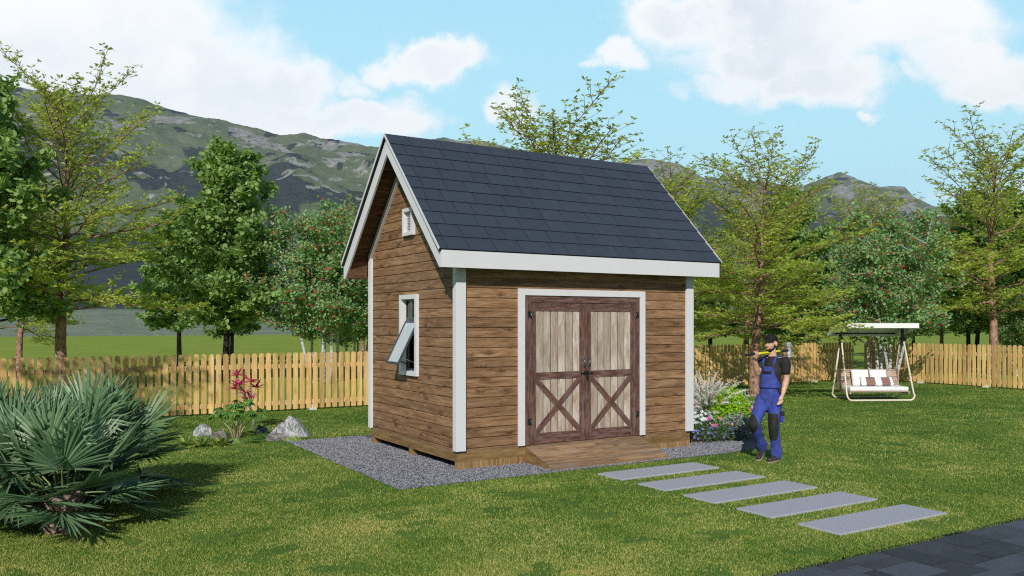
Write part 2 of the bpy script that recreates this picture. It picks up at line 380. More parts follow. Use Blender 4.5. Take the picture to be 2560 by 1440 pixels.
# ---------------------------------------------------------------- hills
RU = [-1500,-800,-300,0,150,250,310,380,450,560,640,700,760,800,850,920,960,1110,1200,1280,1450,1560,1620,1700,1760,1880,1960,2010,2060,2100,2150,2200,2260,2290,2340,2400,2470,2560,2800,3300,4000]
RV = [330,260,215,215,230,238,240,262,285,303,320,338,332,346,354,365,368,348,357,370,395,408,400,414,445,452,462,463,445,430,452,468,466,498,518,524,544,532,520,480,470]
def hills():
    nu, nd = 820, 330
    U = np.linspace(-1300, 3900, nu)
    A = np.linspace(0, 1, nd)
    vr = np.interp(U, RU, RV)
    # start of the field edge (world y = 120)
    lat = (U-1280)/F_PX; d0 = (120.6-CAM.y)/(FW.y+RT.y*lat); d0 = np.clip(d0, 60, 420)
    D = np.interp(U, [-1300, 1000, 1500, 3900], [1900, 1900, 2700, 2700])
    UU, AA = np.meshgrid(U, A, indexing='ij'); VR = vr[:, None]; D0 = d0[:, None]; DD = D[:, None]
    d = D0*(DD*1.12/D0)**AA
    s = np.clip((d-D0)/(DD-D0), 0, 1.3)
    g = np.interp(s, [0, .12, .25, .45, .7, 1.0, 1.3], [0, .045, .17, .42, .74, 1.0, .9])
    v_flat = HY+CAM.z*F_PX/d
    low = np.interp(np.clip(d, 0, 600), [100, 300, 600], [0, 14, 26])
    v = np.where(s < .02, v_flat, 0)
    v = (v_flat-low*np.clip((d-D0)/80, 0, 1))*(1-np.clip(g*1, 0, 1))+VR*np.clip(g, 0, 1)+np.where(s > 1, (s-1)*120, 0)
    # forested shoulder at left
    sh = np.exp(-((UU-200)/520)**4)*np.exp(-((d-500)/185)**2)
    v = v-sh*85
    z = CAM.z+d*(HY-v)/F_PX
    L = (UU-1280)/F_PX*d
    X = CAM.x+FW.x*d+RT.x*L; Y = CAM.y+FW.y*d+RT.y*L
    amp = np.clip((d-300)/1200, 0, 1)
    nz = (fbm(X/260, Y/260, 6, True)-.5)*95*amp*np.clip((1.05-s)*3, .10, 1)+(fbm(X/40, Y/40, 4)-.5)*10*amp
    # vertical gullies for rocky slopes
    z = z+nz+(fbm(X/8, Y/8, 3)-.5)*3.2*amp
    z = np.where(AA <= 0, -.05, z)
    # masks
    nn = fbm(UU/70+3, v/22+9, 5); n2 = fbm(UU/25+3, v/9, 4)
    fc = np.interp(UU, [-1300, 300, 500, 700, 950, 1500, 1700, 2000, 2300, 3900], [470, 420, 455, 520, 560, 560, 560, 600, 620, 640])
    fw_ = np.interp(UU, [-1300, 300, 450, 700, 950, 1500, 3900], [60, 60, 62, 62, 75, 60, 60])
    forest = np.clip(1.3-((v-fc)/fw_)**2+(nn-.5)*4.2, 0, 1)
    forest = np.maximum(forest, np.clip((sh-.12)*6, 0, 1))
    forest = np.maximum(forest, np.clip((fbm(UU/45, v/14+40, 4)-.62)*14, 0, 1)*(v < fc))
    def blob(cu, cv, ru, rv, sk=0): return np.clip(1.25-((UU-cu)/ru)**2-((v-cv-(UU-cu)*sk)/rv)**2, 0, 1)
    rock = np.zeros_like(v)
    for a in [(640,350,85,20,.35),(690,372,50,14,.5),(790,362,62,12,.05),(410,312,90,9,.08),(330,330,60,9,0),(900,400,70,8,.15),(770,330,22,8,.1),(820,342,22,7,.2),(880,360,40,5,0),
              (1750,440,130,22,.25),(1650,420,60,12,0),(2100,450,70,12,0),(2060,470,40,14,-.4),(2300,540,60,34,.7),(2230,490,60,18,.5),(1560,420,80,14,0),(1180,360,80,8,.1)]:
        rock = np.maximum(rock, blob(*a))
    rock = rock*np.clip((n2-.36)*7, 0, 1); rock = np.maximum(rock, np.clip((fbm(UU/60+80, v/5, 4)-.62)*9, 0, 1)*np.clip((560-v)/60, 0, 1)*.8)
    rock = np.where(UU > 1500, np.maximum(rock, np.clip((n2-.50)*8, 0, 1)*.75*np.clip((600-v)/40, 0, 1)), rock)
    verts = np.stack([X, Y, z], -1).reshape(-1, 3)
    me = bpy.data.meshes.new('hills'); i = np.arange(nu-1)[:, None]*nd+np.arange(nd-1)[None]; i = i.ravel()
    q = np.stack([i, i+nd, i+nd+1, i+1], -1).astype(np.int32)
    me.vertices.add(len(verts)); me.vertices.foreach_set('co', verts.astype(np.float32).ravel())
    me.loops.add(q.size); me.loops.foreach_set('vertex_index', q.ravel()); me.polygons.add(len(q))
    me.polygons.foreach_set('loop_start', np.arange(0, q.size, 4, dtype=np.int32))
    me.polygons.foreach_set('use_smooth', np.ones(len(q), bool))
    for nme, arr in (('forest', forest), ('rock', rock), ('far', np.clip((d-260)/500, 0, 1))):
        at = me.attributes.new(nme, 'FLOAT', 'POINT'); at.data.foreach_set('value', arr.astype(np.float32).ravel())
    me.update(calc_edges=True); return me
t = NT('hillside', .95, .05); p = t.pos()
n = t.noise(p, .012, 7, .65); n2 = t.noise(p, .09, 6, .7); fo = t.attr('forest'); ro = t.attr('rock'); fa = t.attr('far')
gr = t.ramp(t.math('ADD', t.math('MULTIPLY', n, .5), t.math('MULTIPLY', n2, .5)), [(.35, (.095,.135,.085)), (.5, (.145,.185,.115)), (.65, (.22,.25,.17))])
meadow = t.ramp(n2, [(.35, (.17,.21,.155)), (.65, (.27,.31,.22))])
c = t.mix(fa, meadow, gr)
tr_ = t.vor(p, .11); fcol = t.mix(tr_, (.065,.082,.085), (.038,.05,.060))
c = t.mix(t.range(t.math('ADD', fo, t.math('MULTIPLY', t.math('SUBTRACT', n2, .5), .9)), .4, .6), c, fcol)
rn = t.noise(t.comb(*[t.math('MULTIPLY', q, k) for q, k in zip(t.sep(p), (.10, .10, .05))]), 1, 6, .75)
rc = t.ramp(rn, [(.36, (.17,.175,.17)), (.5, (.30,.305,.29)), (.66, (.46,.455,.44))])
c = t.mix(t.range(t.math('ADD', ro, t.math('MULTIPLY', t.math('SUBTRACT', rn, .5), .8)), .35, .6), c, rc)
t.col(c); t.bump(t.math('ADD', t.math('MULTIPLY', n2, 6.), rn), .35, 3.)
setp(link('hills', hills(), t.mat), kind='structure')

# ------------------------------------------------------------------ world + sun
EL, SD = None, V((1, 1.236, -.99)).normalized()
sl = bpy.data.lights.new('sun', 'SUN'); sl.energy = 3.75; sl.angle = rad(.6); sl.color = (1, .955, .88)
so = bpy.data.objects.new('sun', sl); C.objects.link(so); so.rotation_euler = SD.to_track_quat('-Z', 'Y').to_euler(); so.location = (-10, -12, 12)
el = math.asin(-SD.z); az = math.atan2(-SD.x, -SD.y)   # clockwise from +Y
w = bpy.data.worlds.new('World'); S.world = w; w.use_nodes = True; nt = w.node_tree
class WT(NT):
    def __init__(s, tree): s.t = tree; s.n = tree.nodes; s.l = tree.links
t = WT(nt); bg = nt.nodes['Background']
sky = t.new('ShaderNodeTexSky'); sky.sky_type = 'NISHITA'; sky.sun_disc = False; sky.sun_elevation = el; sky.sun_rotation = az
sky.air_density = 1.0; sky.dust_density = .3; sky.ozone_density = 1.6
skyc = t.vmath('MULTIPLY', sky.outputs[0], (.028, .028, .028)).outputs[0]
g = t.new('ShaderNodeTexCoord').outputs['Generated']; gx, gy, gz = t.sep(g)
fwd = t.math('ADD', t.math('MULTIPLY', gx, FW.x), t.math('MULTIPLY', gy, FW.y)); rgt = t.math('ADD', t.math('MULTIPLY', gx, RT.x), t.math('MULTIPLY', gy, RT.y))
fc_ = t.math('MAXIMUM', fwd, .05)
X = t.math('DIVIDE', rgt, fc_); Z = t.math('DIVIDE', gz, fc_)
# pale cyan band towards the horizon, deeper blue overhead
cy = t.ramp(t.range(gz, 0, .75), [(0, (.68,1.08,1.22)), (.25, (.62,1.06,1.24)), (.5, (.48,.90,1.14)), (.72, (.10,.24,.46)), (1, (.04,.10,.24))])
skyc = t.mix(t.math('MULTIPLY', t.range(fwd, -.25, .35, .15, .93, True), 1.), skyc, cy)
P2 = t.comb(X, Z, 0)
wn = t.new('ShaderNodeTexNoise'); t.put(wn.inputs['Vector'], P2); wn.inputs['Scale'].default_value = 7; wn.inputs['Detail'].default_value = 6; wn.inputs['Roughness'].default_value = .6
wv = t.vmath('SUBTRACT', wn.outputs['Color'], (.5, .5, .5)).outputs[0]; wv = t.vmath('MULTIPLY', wv, (.16, .11, 0)).outputs[0]
P3 = t.vmath('ADD', P2, wv).outputs[0]
CL = [(180,60,480,260,1),(420,180,330,190,1),(100,300,500,150,1),(620,260,240,150,1),(760,200,110,80,.9),(720,320,260,60,1),(900,300,190,55,1),(680,120,45,55,.55),(560,330,300,60,1),
      (1075,165,130,62,1),(960,165,60,50,.7),(880,215,70,50,.7),(1000,255,70,28,.6),(1270,255,60,45,.85),(1320,290,50,40,.6),(1110,300,40,25,.35),
      (1900,40,360,110,1),(1720,30,180,80,1),(1950,130,300,90,1),(2050,210,210,65,1),(1560,125,100,38,.8),(1480,150,50,20,.6),(1700,200,60,35,.55),(1820,200,130,40,.8),
      (2270,60,260,100,1),(2400,150,160,90,1),(2470,230,130,45,.95),(2290,185,60,35,.7),(2560,160,110,75,.95),(2150,293,38,16,.7),(2560,470,120,30,.5),(2420,500,100,22,.45),(1400,380,70,22,.4),(1960,440,50,16,.4)]
dens = None
for (a, b, ru, rv, st) in CL:
    q = t.vmath('SUBTRACT', P3, ((a-1280)/F_PX, (HY-b)/F_PX, 0)).outputs[0]
    q = t.vmath('MULTIPLY', q, (F_PX/(ru*1.28), F_PX/(rv*1.28), 0)).outputs[0]
    q = t.vmath('LENGTH', q).outputs['Value']; q = t.range(q, 1.15, .25, 0, st, True)
    dens = q if dens is None else t.math('MAXIMUM', dens, q)
n1 = t.noise(P2, 11, 8, .58); n2 = t.noise(P2, 4.2, 4, .5)
dd = t.math('ADD', dens, t.math('MULTIPLY', t.math('SUBTRACT', n1, .5), 1.25))
mask = t.range(dd, .16, .92, 0, 1, True)
body = t.math('ADD', t.math('MULTIPLY', n2, .6), t.math('MULTIPLY', n1, .4))
thick = t.range(dd, .7, 1.15, 0, 1, True)
gb = t.math('MULTIPLY', thick, t.range(body, .60, .40, 0, 1, True))
cc = t.mix(gb, (1.15,1.155,1.17), (.84,.91,1.0))
back = t.range(fwd, .12, .3, 0, 1, True)
mask = t.math('MULTIPLY', mask, back)
fin = t.mix(mask, skyc, cc)
t.l.new(fin, bg.inputs[0]); bg.inputs[1].default_value = 1.0
w.cycles.sampling_method = 'MANUAL'; w.cycles.sample_map_resolution = 512
S.view_settings.view_transform = 'Standard'; S.view_settings.look = 'None'; S.view_settings.exposure = 0; S.view_settings.gamma = 1
S.cycles.use_denoising = False; S.cycles.filter_width = 1.15; S.cycles.sample_clamp_indirect = 4; S.cycles.max_bounces = 6; S.cycles.transparent_max_bounces = 12

# ================================================================== SHED
W, D = 4.06, 2.96
shed = thing('garden_shed', 'small brown timber garden shed with steep dark blue shingle roof and double barn doors', 'shed', (0, 0, 0))
BH, BZ = .132, .275
AP, EV = 4.6154, 2.8408   # roof top surface at ridge / at eave edge (y=-.264)
SL = (AP-EV)/(D/2+.264)
def roof_z(y): return AP-abs(y-D/2)*SL
def wall_boards(name, along, at, outn, a0, a1, holes, gable=False, zmax=2.78):
    """along 'x' or 'y'; at = plane coordinate of the outer face; outn = +1/-1 outward direction"""
    mb = MB(); k = -1
    while True:
        z0 = BZ+k*BH; z1 = z0+BH; k += 1
        if z0 > zmax+ (2 if gable else 0): break
        z0 = max(z0, .245)
        if z1-z0 < .02: continue
        segs = [(a0, a1)]
        for (h0, h1, hz0, hz1) in holes:
            if hz1 <= z0+.01 or hz0 >= z1-.01: continue
            ns = []
            for s0, s1 in segs:
                if h1 <= s0 or h0 >= s1: ns.append((s0, s1)); continue
                if h0 > s0: ns.append((s0, h0))
                if h1 < s1: ns.append((h1, s1))
            segs = ns
        zt = min(z1-.009, zmax) if not gable else z1-.009
        if zt-z0 < .02: continue
        for s0, s1 in segs:
            p = [(s0, z0), (s1, z0), (s1, zt), (s0, zt)]
            if gable:
                cap = lambda a: roof_z(a)-.10
                # clip trapezoid by gable lines
                def clip(poly, f):
                    o = []
                    for i in range(len(poly)):
                        A, B = poly[i], poly[(i+1) % len(poly)]; fa, fb = f(A), f(B)
                        if fa >= 0: o.append(A)
                        if (fa >= 0) != (fb >= 0):
                            tt = fa/(fa-fb); o.append((A[0]+(B[0]-A[0])*tt, A[1]+(B[1]-A[1])*tt))
                    return o
                top = AP-.10
                p = clip(p, lambda q: (q[0]-D/2)*SL+top-q[1]); p = clip(p, lambda q: -(q[0]-D/2)*SL+top-q[1]) if p else p
                if len(p) < 3: continue
            if along == 'x':
                mb.prism(p, 1, min(at, at-outn*.018), max(at, at-outn*.018))
            else:
                mb.prism(p, 0, min(at, at-outn*.018), max(at, at-outn*.018))
    return mb
def fixn(o):
    bm = bmesh.new(); bm.from_mesh(o.data); bmesh.ops.recalc_face_normals(bm, faces=bm.faces[:]); bm.to_mesh(o.data); bm.free(); return o
DOOR = (1.00, 3.07, .245, 2.32)
WIN = (1.235, 1.715, 1.215, 2.27)
VENT = (1.345, 1.595, 3.225, 3.535)
fixn(wall_boards('w', 'x', 0, -1, .0, W, [DOOR]).build('wall', M['siding'], shed, .004))
fixn(wall_boards('w', 'y', 0, -1, .018, D-.018, [WIN, VENT], True).build('wall', M['siding'], shed, .004))
fixn(wall_boards('w', 'y', W, 1, .018, D-.018, [], True).build('wall', M['siding'], shed, .004))
fixn(wall_boards('w', 'x', D, 1, .0, W, []).build('wall', M['siding'], shed, .004))
# inner lining (thin walls behind the boards)
def lining():
    mb = MB(); z0 = .245
    mb.box(.02, DOOR[0], .020, .09, z0, 2.74); mb.box(DOOR[1], W-.02, .020, .09, z0, 2.74); mb.box(DOOR[0], DOOR[1], .020, .09, DOOR[3], 2.74)
    mb.box(.02, W-.02, D-.09, D-.020, z0, 2.74)
    for X0 in (.020, W-.09):
        hs = [WIN, VENT] if X0 < 1 else []
        ys = [.09]+[q for h in hs[:1] for q in (h[0], h[1])]+[D-.09]
        if hs:
            mb.box(X0, X0+.07, .09, WIN[0], z0, 2.72); mb.box(X0, X0+.07, WIN[1], D-.09, z0, 2.72)
            mb.box(X0, X0+.07, WIN[0], WIN[1], z0, WIN[2]); mb.box(X0, X0+.07, WIN[0], WIN[1], WIN[3], 2.72)
            g = lambda y: roof_z(y)-.13
            mb.prism([(.09, 2.722), (VENT[0], 2.722), (VENT[0], g(VENT[0])), (.09, g(.09))], 0, X0, X0+.07)
            mb.prism([(VENT[1], 2.722), (D-.09, 2.722), (D-.09, g(D-.09)), (VENT[1], g(VENT[1]))], 0, X0, X0+.07)
            mb.prism([(VENT[0], 2.722), (VENT[1], 2.722), (VENT[1], VENT[2]), (VENT[0], VENT[2])], 0, X0, X0+.07)
            mb.prism([(VENT[0], VENT[3]), (VENT[1], VENT[3]), (VENT[1], g(VENT[1])), (D/2, g(D/2)), (VENT[0], g(VENT[0]))], 0, X0, X0+.07)
        else:
            g = lambda y: roof_z(y)-.13
            mb.prism([(.09, z0), (D-.09, z0), (D-.09, g(D-.09)), (D/2, g(D/2)), (.09, g(.09))], 0, X0, X0+.07)
    return mb
fixn(lining().build('inner_wall', M['inner'], shed))
mb = MB(); mb.box(.0, W, .0, D, .226, .244); mb.build('floor_deck', M['deck'], shed)
# rim boards, skids
mb = MB()
mb.box(0, W, -.0, .04, .1003, .2255); mb.box(0, W, D-.04, D, .1003, .2255); mb.box(0, .04, .0402, D-.0402, .1003, .2255); mb.box(W-.04, W, .0402, D-.0402, .1003, .2255)
mb.build('rim_board', M['rim'], shed, .003)
for y0 in (0.001, 1.44, D-.091):
    mb = MB(); x = 0.001
    mb.box(.001, W-.001, y0, y0+.09, -.01, .0998); mb.build('skid', M['skidend'], shed, .003)
# fine boards edge peeking between siding and rim
# corner trims
TZ0, TZ1 = .246, 2.93
for (xa, xb, ya, yb, xs, ys) in [(-.042, .10, -.042, .066, 1, 1), (W-.10, W+.042, -.042, .066, -1, 1), (-.042, .10, D-.066, D+.042, 1, -1), (W-.10, W+.042, D-.066, D+.042, -1, -1)]:
    mb = MB()
    fy = (-.042, -.0005) if ys > 0 else (D+.0005, D+.042)
    mb.box(xa, xb, fy[0], fy[1], TZ0, TZ1)
    fx = (-.042, -.0005) if xs > 0 else (W+.0005, W+.042)
    yy = (-.0003, .068) if ys > 0 else (D-.068, D+.0003)
    mb.box(fx[0], fx[1], yy[0], yy[1], TZ0, TZ1)
    mb.build('corner_trim', M['white'], shed, .003)
# frieze trims following the roof on the gables
cz = .115
for X0, X1 in ((-.048, -.001), (W+.001, W+.048)):
    for sgn in (1, -1):
        mb = MB(); f = lambda y: roof_z(y)-.10
        ya, yb = (-.03, D/2) if sgn > 0 else (D+.03, D/2)
        mb.prism([(ya, f(ya)), (yb, f(yb)), (yb, f(yb)-cz), (ya, f(ya)-cz)], 0, X0, X1)
        fixn(mb.build('gable_trim', M['white'], shed, .002))
# ---- roof
OX0, OX1, OY = -.3685, W+.3685, .264
nrm = V((0, -SL, 1)).normalized()   # for front slope: normal (0,-s,c)
th = math.atan(SL); cth, sth = math.cos(th), math.sin(th)
slen = (D/2+OY)/cth
def slope_pt(side, x, s, h):
    """side 0 front, 1 rear; s distance down from the ridge, h height above roof plane"""
    y = D/2-s*cth-h*sth if side == 0 else D/2+s*cth+h*sth
    return (x, y, AP-s*sth+h*cth)
roof = MB()
for side in (0, 1):
    vs = []
    for x in (OX0-.035, OX1+.035):
        for s, h in ((0, -.004), (slen, -.004), (slen, -.03), (0, -.03)): vs.append(slope_pt(side, x, s, h))
    vs = [V(q) for q in vs]
    for q in (vs[0], vs[4], vs[3], vs[7]): q.y = D/2
    roof.add(vs, [(0,1,2,3),(4,7,6,5),(0,4,5,1),(1,5,6,2),(2,6,7,3),(3,7,4,0)])
rf = fixn(roof.build('roof', plain('roof_underlay', (.012,.012,.014), .8), shed))
random.seed(11)
NC = 10; cl = slen/NC
for side in (0, 1):
    mb = MB()
    for c in range(NC):
        s0 = c*cl-(.0 if c == 0 else .03); s1 = (c+1)*cl
        x = OX0-.036; first = True
        while x < OX1+.036:
            wdt = random.choice([.26,.36,.40,.50,.32,.46]); 
            if first: wdt = random.uniform(.12, .4); first = False
            x2 = min(x+wdt, OX1+.036)
            if OX1+.036-x2 < .1: x2 = OX1+.036
            g = .0045; vs = []
            for xx in (x+g, x2-g):
                for s, h in ((s0, .001), (s0, .007), (s1-.001, .022), (s1-.001, .010)): vs.append(slope_pt(side, xx, s, h))
            mb.add(vs, [(0,1,2,3),(7,6,5,4),(0,4,5,1),(1,5,6,2),(2,6,7,3),(3,7,4,0)])
            x = x2
    fixn(mb.build('shingles', M['shingle'], rf, .004))
# ridge strip hidden seam, white drip edges, rake boards, fascia, soffits
for side in (0, 1):
    for X0, X1 in ((OX0-.042, OX0-.0365), (OX1+.0365, OX1+.042)):
        mb = MB(); vs = []
        for x in (X0, X1):
            for s, h in ((.02, .012), (slen, .030), (slen, -.010), (.02, -.022)): vs.append(slope_pt(side, x, s, h))
        mb.add(vs, [(0,1,2,3),(4,7,6,5),(0,4,5,1),(1,5,6,2),(2,6,7,3),(3,7,4,0)])
        fixn(mb.build('drip_edge', M['white'], rf))
RD = .285
for X0, X1 in ((OX0, OX0+.03), (OX1-.03, OX1)):
    for side in (0, 1):
        mb = MB(); e = .0302
        f = lambda y: roof_z(y)-.045
        ye, yt = (-OY+.026, D/2) if side == 0 else (D+OY-.026, D/2)
        zb = 2.6209
        yk = D/2-(f(D/2)-RD+.045-zb)/SL*1.0 if side == 0 else D/2+(f(D/2)-RD+.045-zb)/SL
        mb.prism([(ye, f(ye)), (yt, f(yt)), (yt, AP-RD), (yk, zb), (ye, zb)], 0, X0, X1)
        fixn(mb.build('rake_board', M['white'], rf, .002))
for y0, y1 in ((-OY, -OY+.025), (D+OY-.025, D+OY)):
    mb = MB(); mb.box(OX0, OX1, y0, y1, 2.6209, 2.838); mb.build('fascia', M['white'], rf, .002)
# eave boxes (brown) and raking soffits
for side in (0, 1):
    mb = MB(); ya, yb = (-OY+.027, -.0) if side == 0 else (D, D+OY-.027)
    xs = (OX0+.031, OX1-.031)
    hi = lambda y: min(roof_z(y)-.035, 9)
    yi = (-.06 if side == 0 else D+.06); yo = (-OY+.027 if side == 0 else D+OY-.027)
    for (xa, xb) in ((xs[0], -.05), (W+.05, xs[1])):
        p = [(yo, 2.628), (yi, 2.628), (yi, hi(yi)-.001), (yo, hi(yo)-.001)]
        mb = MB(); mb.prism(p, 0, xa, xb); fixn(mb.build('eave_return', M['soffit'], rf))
    mb = MB()
    ya2, yb2 = (-OY+.027, -.05) if side == 0 else (D+.05, D+OY-.027)
    mb.box(-.05, W+.05, ya2, yb2, 2.628, 2.66)
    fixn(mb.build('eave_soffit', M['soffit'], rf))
    n = 16
    for X0, X1 in ((OX0+.031, -.0005), (W+.0005, OX1-.031)):
        mb = MB()
        for i in range(n):
            a = .05+(slen-.30)*i/n; b = .05+(slen-.30)*(i+1)/n-.008; vs = []
            for x in (X0, X1):
                for s, h in ((a, -.032), (b, -.032), (b, -.048), (a, -.048)): vs.append(slope_pt(side, x, s, h))
            mb.add(vs, [(0,1,2,3),(4,7,6,5),(0,4,5,1),(1,5,6,2),(2,6,7,3),(3,7,4,0)])
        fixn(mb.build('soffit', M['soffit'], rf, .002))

# ---- door surround and leaves
mb = MB(); y0, y1 = -.032, -.0005
mb.box(.915, 1.018, y0, y1, .247, 2.386); mb.box(3.045, 3.142, y0, y1, .247, 2.386); mb.box(1.0182, 3.0448, y0, y1, 2.296, 2.386)
mb.build('door_trim', M['white'], shed, .003)
for a, b in ((1.0185, 1.112), (2.98, 3.0445)):
    mb = MB(); mb.box(a, b, -.014, .03, .246, 2.2955); mb.build('door_jamb', M['frame_v'], shed, .003)
mb = MB(); mb.box(1.1125, 2.9795, -.014, .03, 2.2, 2.2955); mb.build('door_header', M['frame_h'], shed, .003)
def leaf(x0, x1, flip):
    root = bpy.data.objects.new('door_leaf', None); C.objects.link(root); root.parent = shed; root.location = (x0, 0, .25)
    w = x1-x0; H = 1.945; Y0 = -.010; SW = .094
    s0, s1 = SW, w-SW
    mb = MB(); n = 6; pw = (s1-s0)/n
    for i in range(n): mb.box(s0+i*pw+.0065, s0+(i+1)*pw-.0065, .0, .012, .02, H-.02)
    mb.build('plank', M['plank'], root, .003)
    mb = MB(); mb.box(s0, s1, .0205, .03, .02, H-.02); mb.build('backing', plain('dark_backing', (.16,.06,.045), .9), root)
    for a, b in ((0.001, SW), (w-SW, w-.001)):
        mb = MB(); mb.box(a, b, Y0, .019, 0, H); mb.build('stile', M['frame_v'], root, .003)
    for a, b in ((0.002, .150), (.888, .986), (H-.112, H-.001)):
        mb = MB(); mb.box(SW+.001, w-SW-.001, Y0, -.0005, a, b)
        mb.build('rail', M['frame_h'], root, .003)
    # cross braces
    z0, z1 = .150, .888; L = math.hypot(s1-s0, z1-z0); ang = math.atan2(z1-z0, s1-s0); bw = .082
    for k, (sg, yy) in enumerate(((-1, -.0095), (1, -.008))):
        if flip: sg = -sg
        mb = MB(); c = V(((s0+s1)/2, 0, (z0+z1)/2))
        # clip brace ends to the panel rectangle
        ca, sa = math.cos(sg*ang), math.sin(sg*ang)
        hw, hh = (s1-s0)/2-.001, (z1-z0)/2-.001
        poly = [(-L, -bw/2), (L, -bw/2), (L, bw/2), (-L, bw/2)]
        def clp(poly, f):
            o = []
            for i in range(len(poly)):
                A, B = poly[i], poly[(i+1) % len(poly)]; fa, fb = f(A), f(B)
                if fa >= 0: o.append(A)
                if (fa >= 0) != (fb >= 0): q = fa/(fa-fb); o.append((A[0]+(B[0]-A[0])*q, A[1]+(B[1]-A[1])*q))
            return o
        wx = lambda p: p[0]*ca-p[1]*sa; wz = lambda p: p[0]*sa+p[1]*ca
        for f in (lambda p: hw-wx(p), lambda p: hw+wx(p), lambda p: hh-wz(p), lambda p: hh+wz(p)): poly = clp(poly, f)
        mb.prism([(p[0], p[1]) for p in poly], 1, yy, -.0004-k*.0002)
        o = fixn(mb.build('cross_brace', M['frame_h'], root, .002, loc=c, rot=(0, -sg*ang, 0)))
    # nail heads
    for z in (.03, .125, .905, .965, H-.09, H-.025):
        for x in (SW+.018, w-SW-.018): mb = MB(); mb.obox((x, Y0-.001, z), (.008, .004, .008)); mb.build('nail', M['black'], root)
    return root, w
lf, w1 = leaf(1.114, 2.050, False)
rt_, w2 = leaf(2.054, 2.978, True)
for root, xc in ((lf, w1-.038), (rt_, .045)):
    mb = MB()
    mb.tube([(xc, -.012, 1.155), (xc, -.03, 1.155)], [.016, .012], 12); mb.tube([(xc, -.012, 1.055), (xc, -.03, 1.055)], [.016, .012], 12)
    pts = [(xc, -.03-.022*math.sin(math.pi*i/8), 1.055+.1*i/8) for i in range(9)]
    mb.tube(pts, [.006+.003*math.sin(math.pi*i/8) for i in range(9)], 8)
    mb.build('handle', M['chrome'], root)
for root, x, sg in ((lf, 0.0, 1), (rt_, w2, -1)):
    for z in (.311, 1.78):
        mb = MB(); a, b = sorted((x-sg*.046, x+sg*.004)); mb.box(a, b, -.020, -.0145, z-.035, z+.045); mb.tube([(x+sg*.004, -.021, z-.05), (x+sg*.004, -.021, z+.05)], .0065, 8)
        mb.build('hinge', M['black'], root)
        mb = MB(); mb.tube([(x+sg*.004, -.0285, z-.034), (x+sg*.004, -.0285, z+.03)], .0035, 6); mb.build('hinge_pin', M['chrome'], root)
mb = MB(); mb.box(-.035+.0, .055, -.020, -.0105, .928, .985); mb.tube([(-.08, -.022, .953), (.115, -.022, .953)], .006, 8); mb.obox((-.075, -.02, .953), (.02, .015, .03)); mb.obox((.112, -.02, .953), (.018, .015, .025))
mb.box(.0, .035, -.034, -.0205, .868, .928); mb.box(.010, .026, -.045, -.0345, .850, .90)
mb.build('latch', M['black'], rt_, .002)

# ---- ramp
rz = .240
mb = MB(); n = 9
ry0, ry1, rx0, rx1 = -.004, -.70, 1.035, 3.045
Lr = math.hypot(ry1-ry0, rz); ang = math.atan2(rz-.012, ry0-ry1)
random.seed(4)
for i in range(n):
    x = rx0
    while x < rx1-.01:
        x2 = min(rx1, x+random.choice([.45, .7, .9, 1.1, 1.3])); 
        if rx1-x2 < .25: x2 = rx1
        f = lambda s: (ry0+(ry1-ry0)*s, rz+(.014-rz)*s)
        a = f(i/n+.004); b = f((i+1)/n-.004)
        mb.add([(x+.003, a[0], a[1]), (x2-.003, a[0], a[1]), (x2-.003, b[0], b[1]), (x+.003, b[0], b[1]),
                (x+.003, a[0], a[1]-.012), (x2-.003, a[0], a[1]-.012), (x2-.003, b[0], b[1]-.012), (x+.003, b[0], b[1]-.012)],
               [(0,3,2,1),(4,5,6,7),(0,1,5,4),(1,2,6,5),(2,3,7,6),(3,0,4,7)])
        x = x2
rmp = thing('ramp', 'low wooden plank ramp leading up to the barn doors', 'ramp', (0, 0, 0))
fixn(mb.build('ramp_deck', M['deck'], rmp, .002))
for xa, xb in ((rx0+.002, rx0+.04), (1.7, 1.74), (2.35, 2.39), (rx1-.04, rx1-.002)):
    mb = MB(); mb.prism([(-.006, -.01), (-.006, rz-.014), (ry1+.02, .005), (ry1+.02, -.01)], 0, xa, xb)
    fixn(mb.build('ramp_side', M['rim'], rmp))

# ---- window (left gable wall)
wy0, wy1, wz0, wz1 = 1.178, 1.772, 1.158, 2.326; iy0, iy1, iz0, iz1 = 1.24, 1.71, 1.222, 2.262
win = bpy.data.objects.new('window', None); C.objects.link(win); win.parent = shed
mb = MB()
def ring(mb, x0, x1, o, i):
    mb.box(x0, x1, o[0], i[0], o[2], o[3]); mb.box(x0, x1, i[1], o[1], o[2], o[3]); mb.box(x0, x1, i[0]+.0002, i[1]-.0002, o[2], i[2]); mb.box(x0, x1, i[0]+.0002, i[1]-.0002, i[3], o[3])
ring(mb, -.050, -.0008, (wy0, wy1, wz0, wz1), (iy0, iy1, iz0, iz1))
ring(mb, -.0006, .088, (iy0-.003, iy1+.003, iz0-.003, iz1+.003), (iy0+.002, iy1-.002, iz0+.002, iz1-.002))
mb.build('window_trim', M['white'], win, .002)
mb = MB(); zm = 1.955
ring(mb, .035, .062, (iy0+.003, iy1-.003, iz0+.003, iz1-.003), (iy0+.03, iy1-.03, iz0+.03, iz1-.03)); mb.box(.034, .063, iy0+.03, iy1-.03, zm, zm+.045)
mb.build('window_frame', M['winframe'], win, .002)
mb = MB(); mb.box(.046, .050, iy0+.03, iy1-.03, zm+.045, iz1-.03); mb.build('pane', M['glass'], win)
sa_ = rad(27); Ls = zm-iz0-.04
mb = MB(); y0, y1 = iy0+.02, iy1-.02
ring(mb, -.012, .012, (y0, y1, -Ls, 0), (y0+.032, y1-.032, -Ls+.032, -.032)); mb.obox((-.016, (y0+y1)/2, -Ls+.02), (.012, .05, .02))
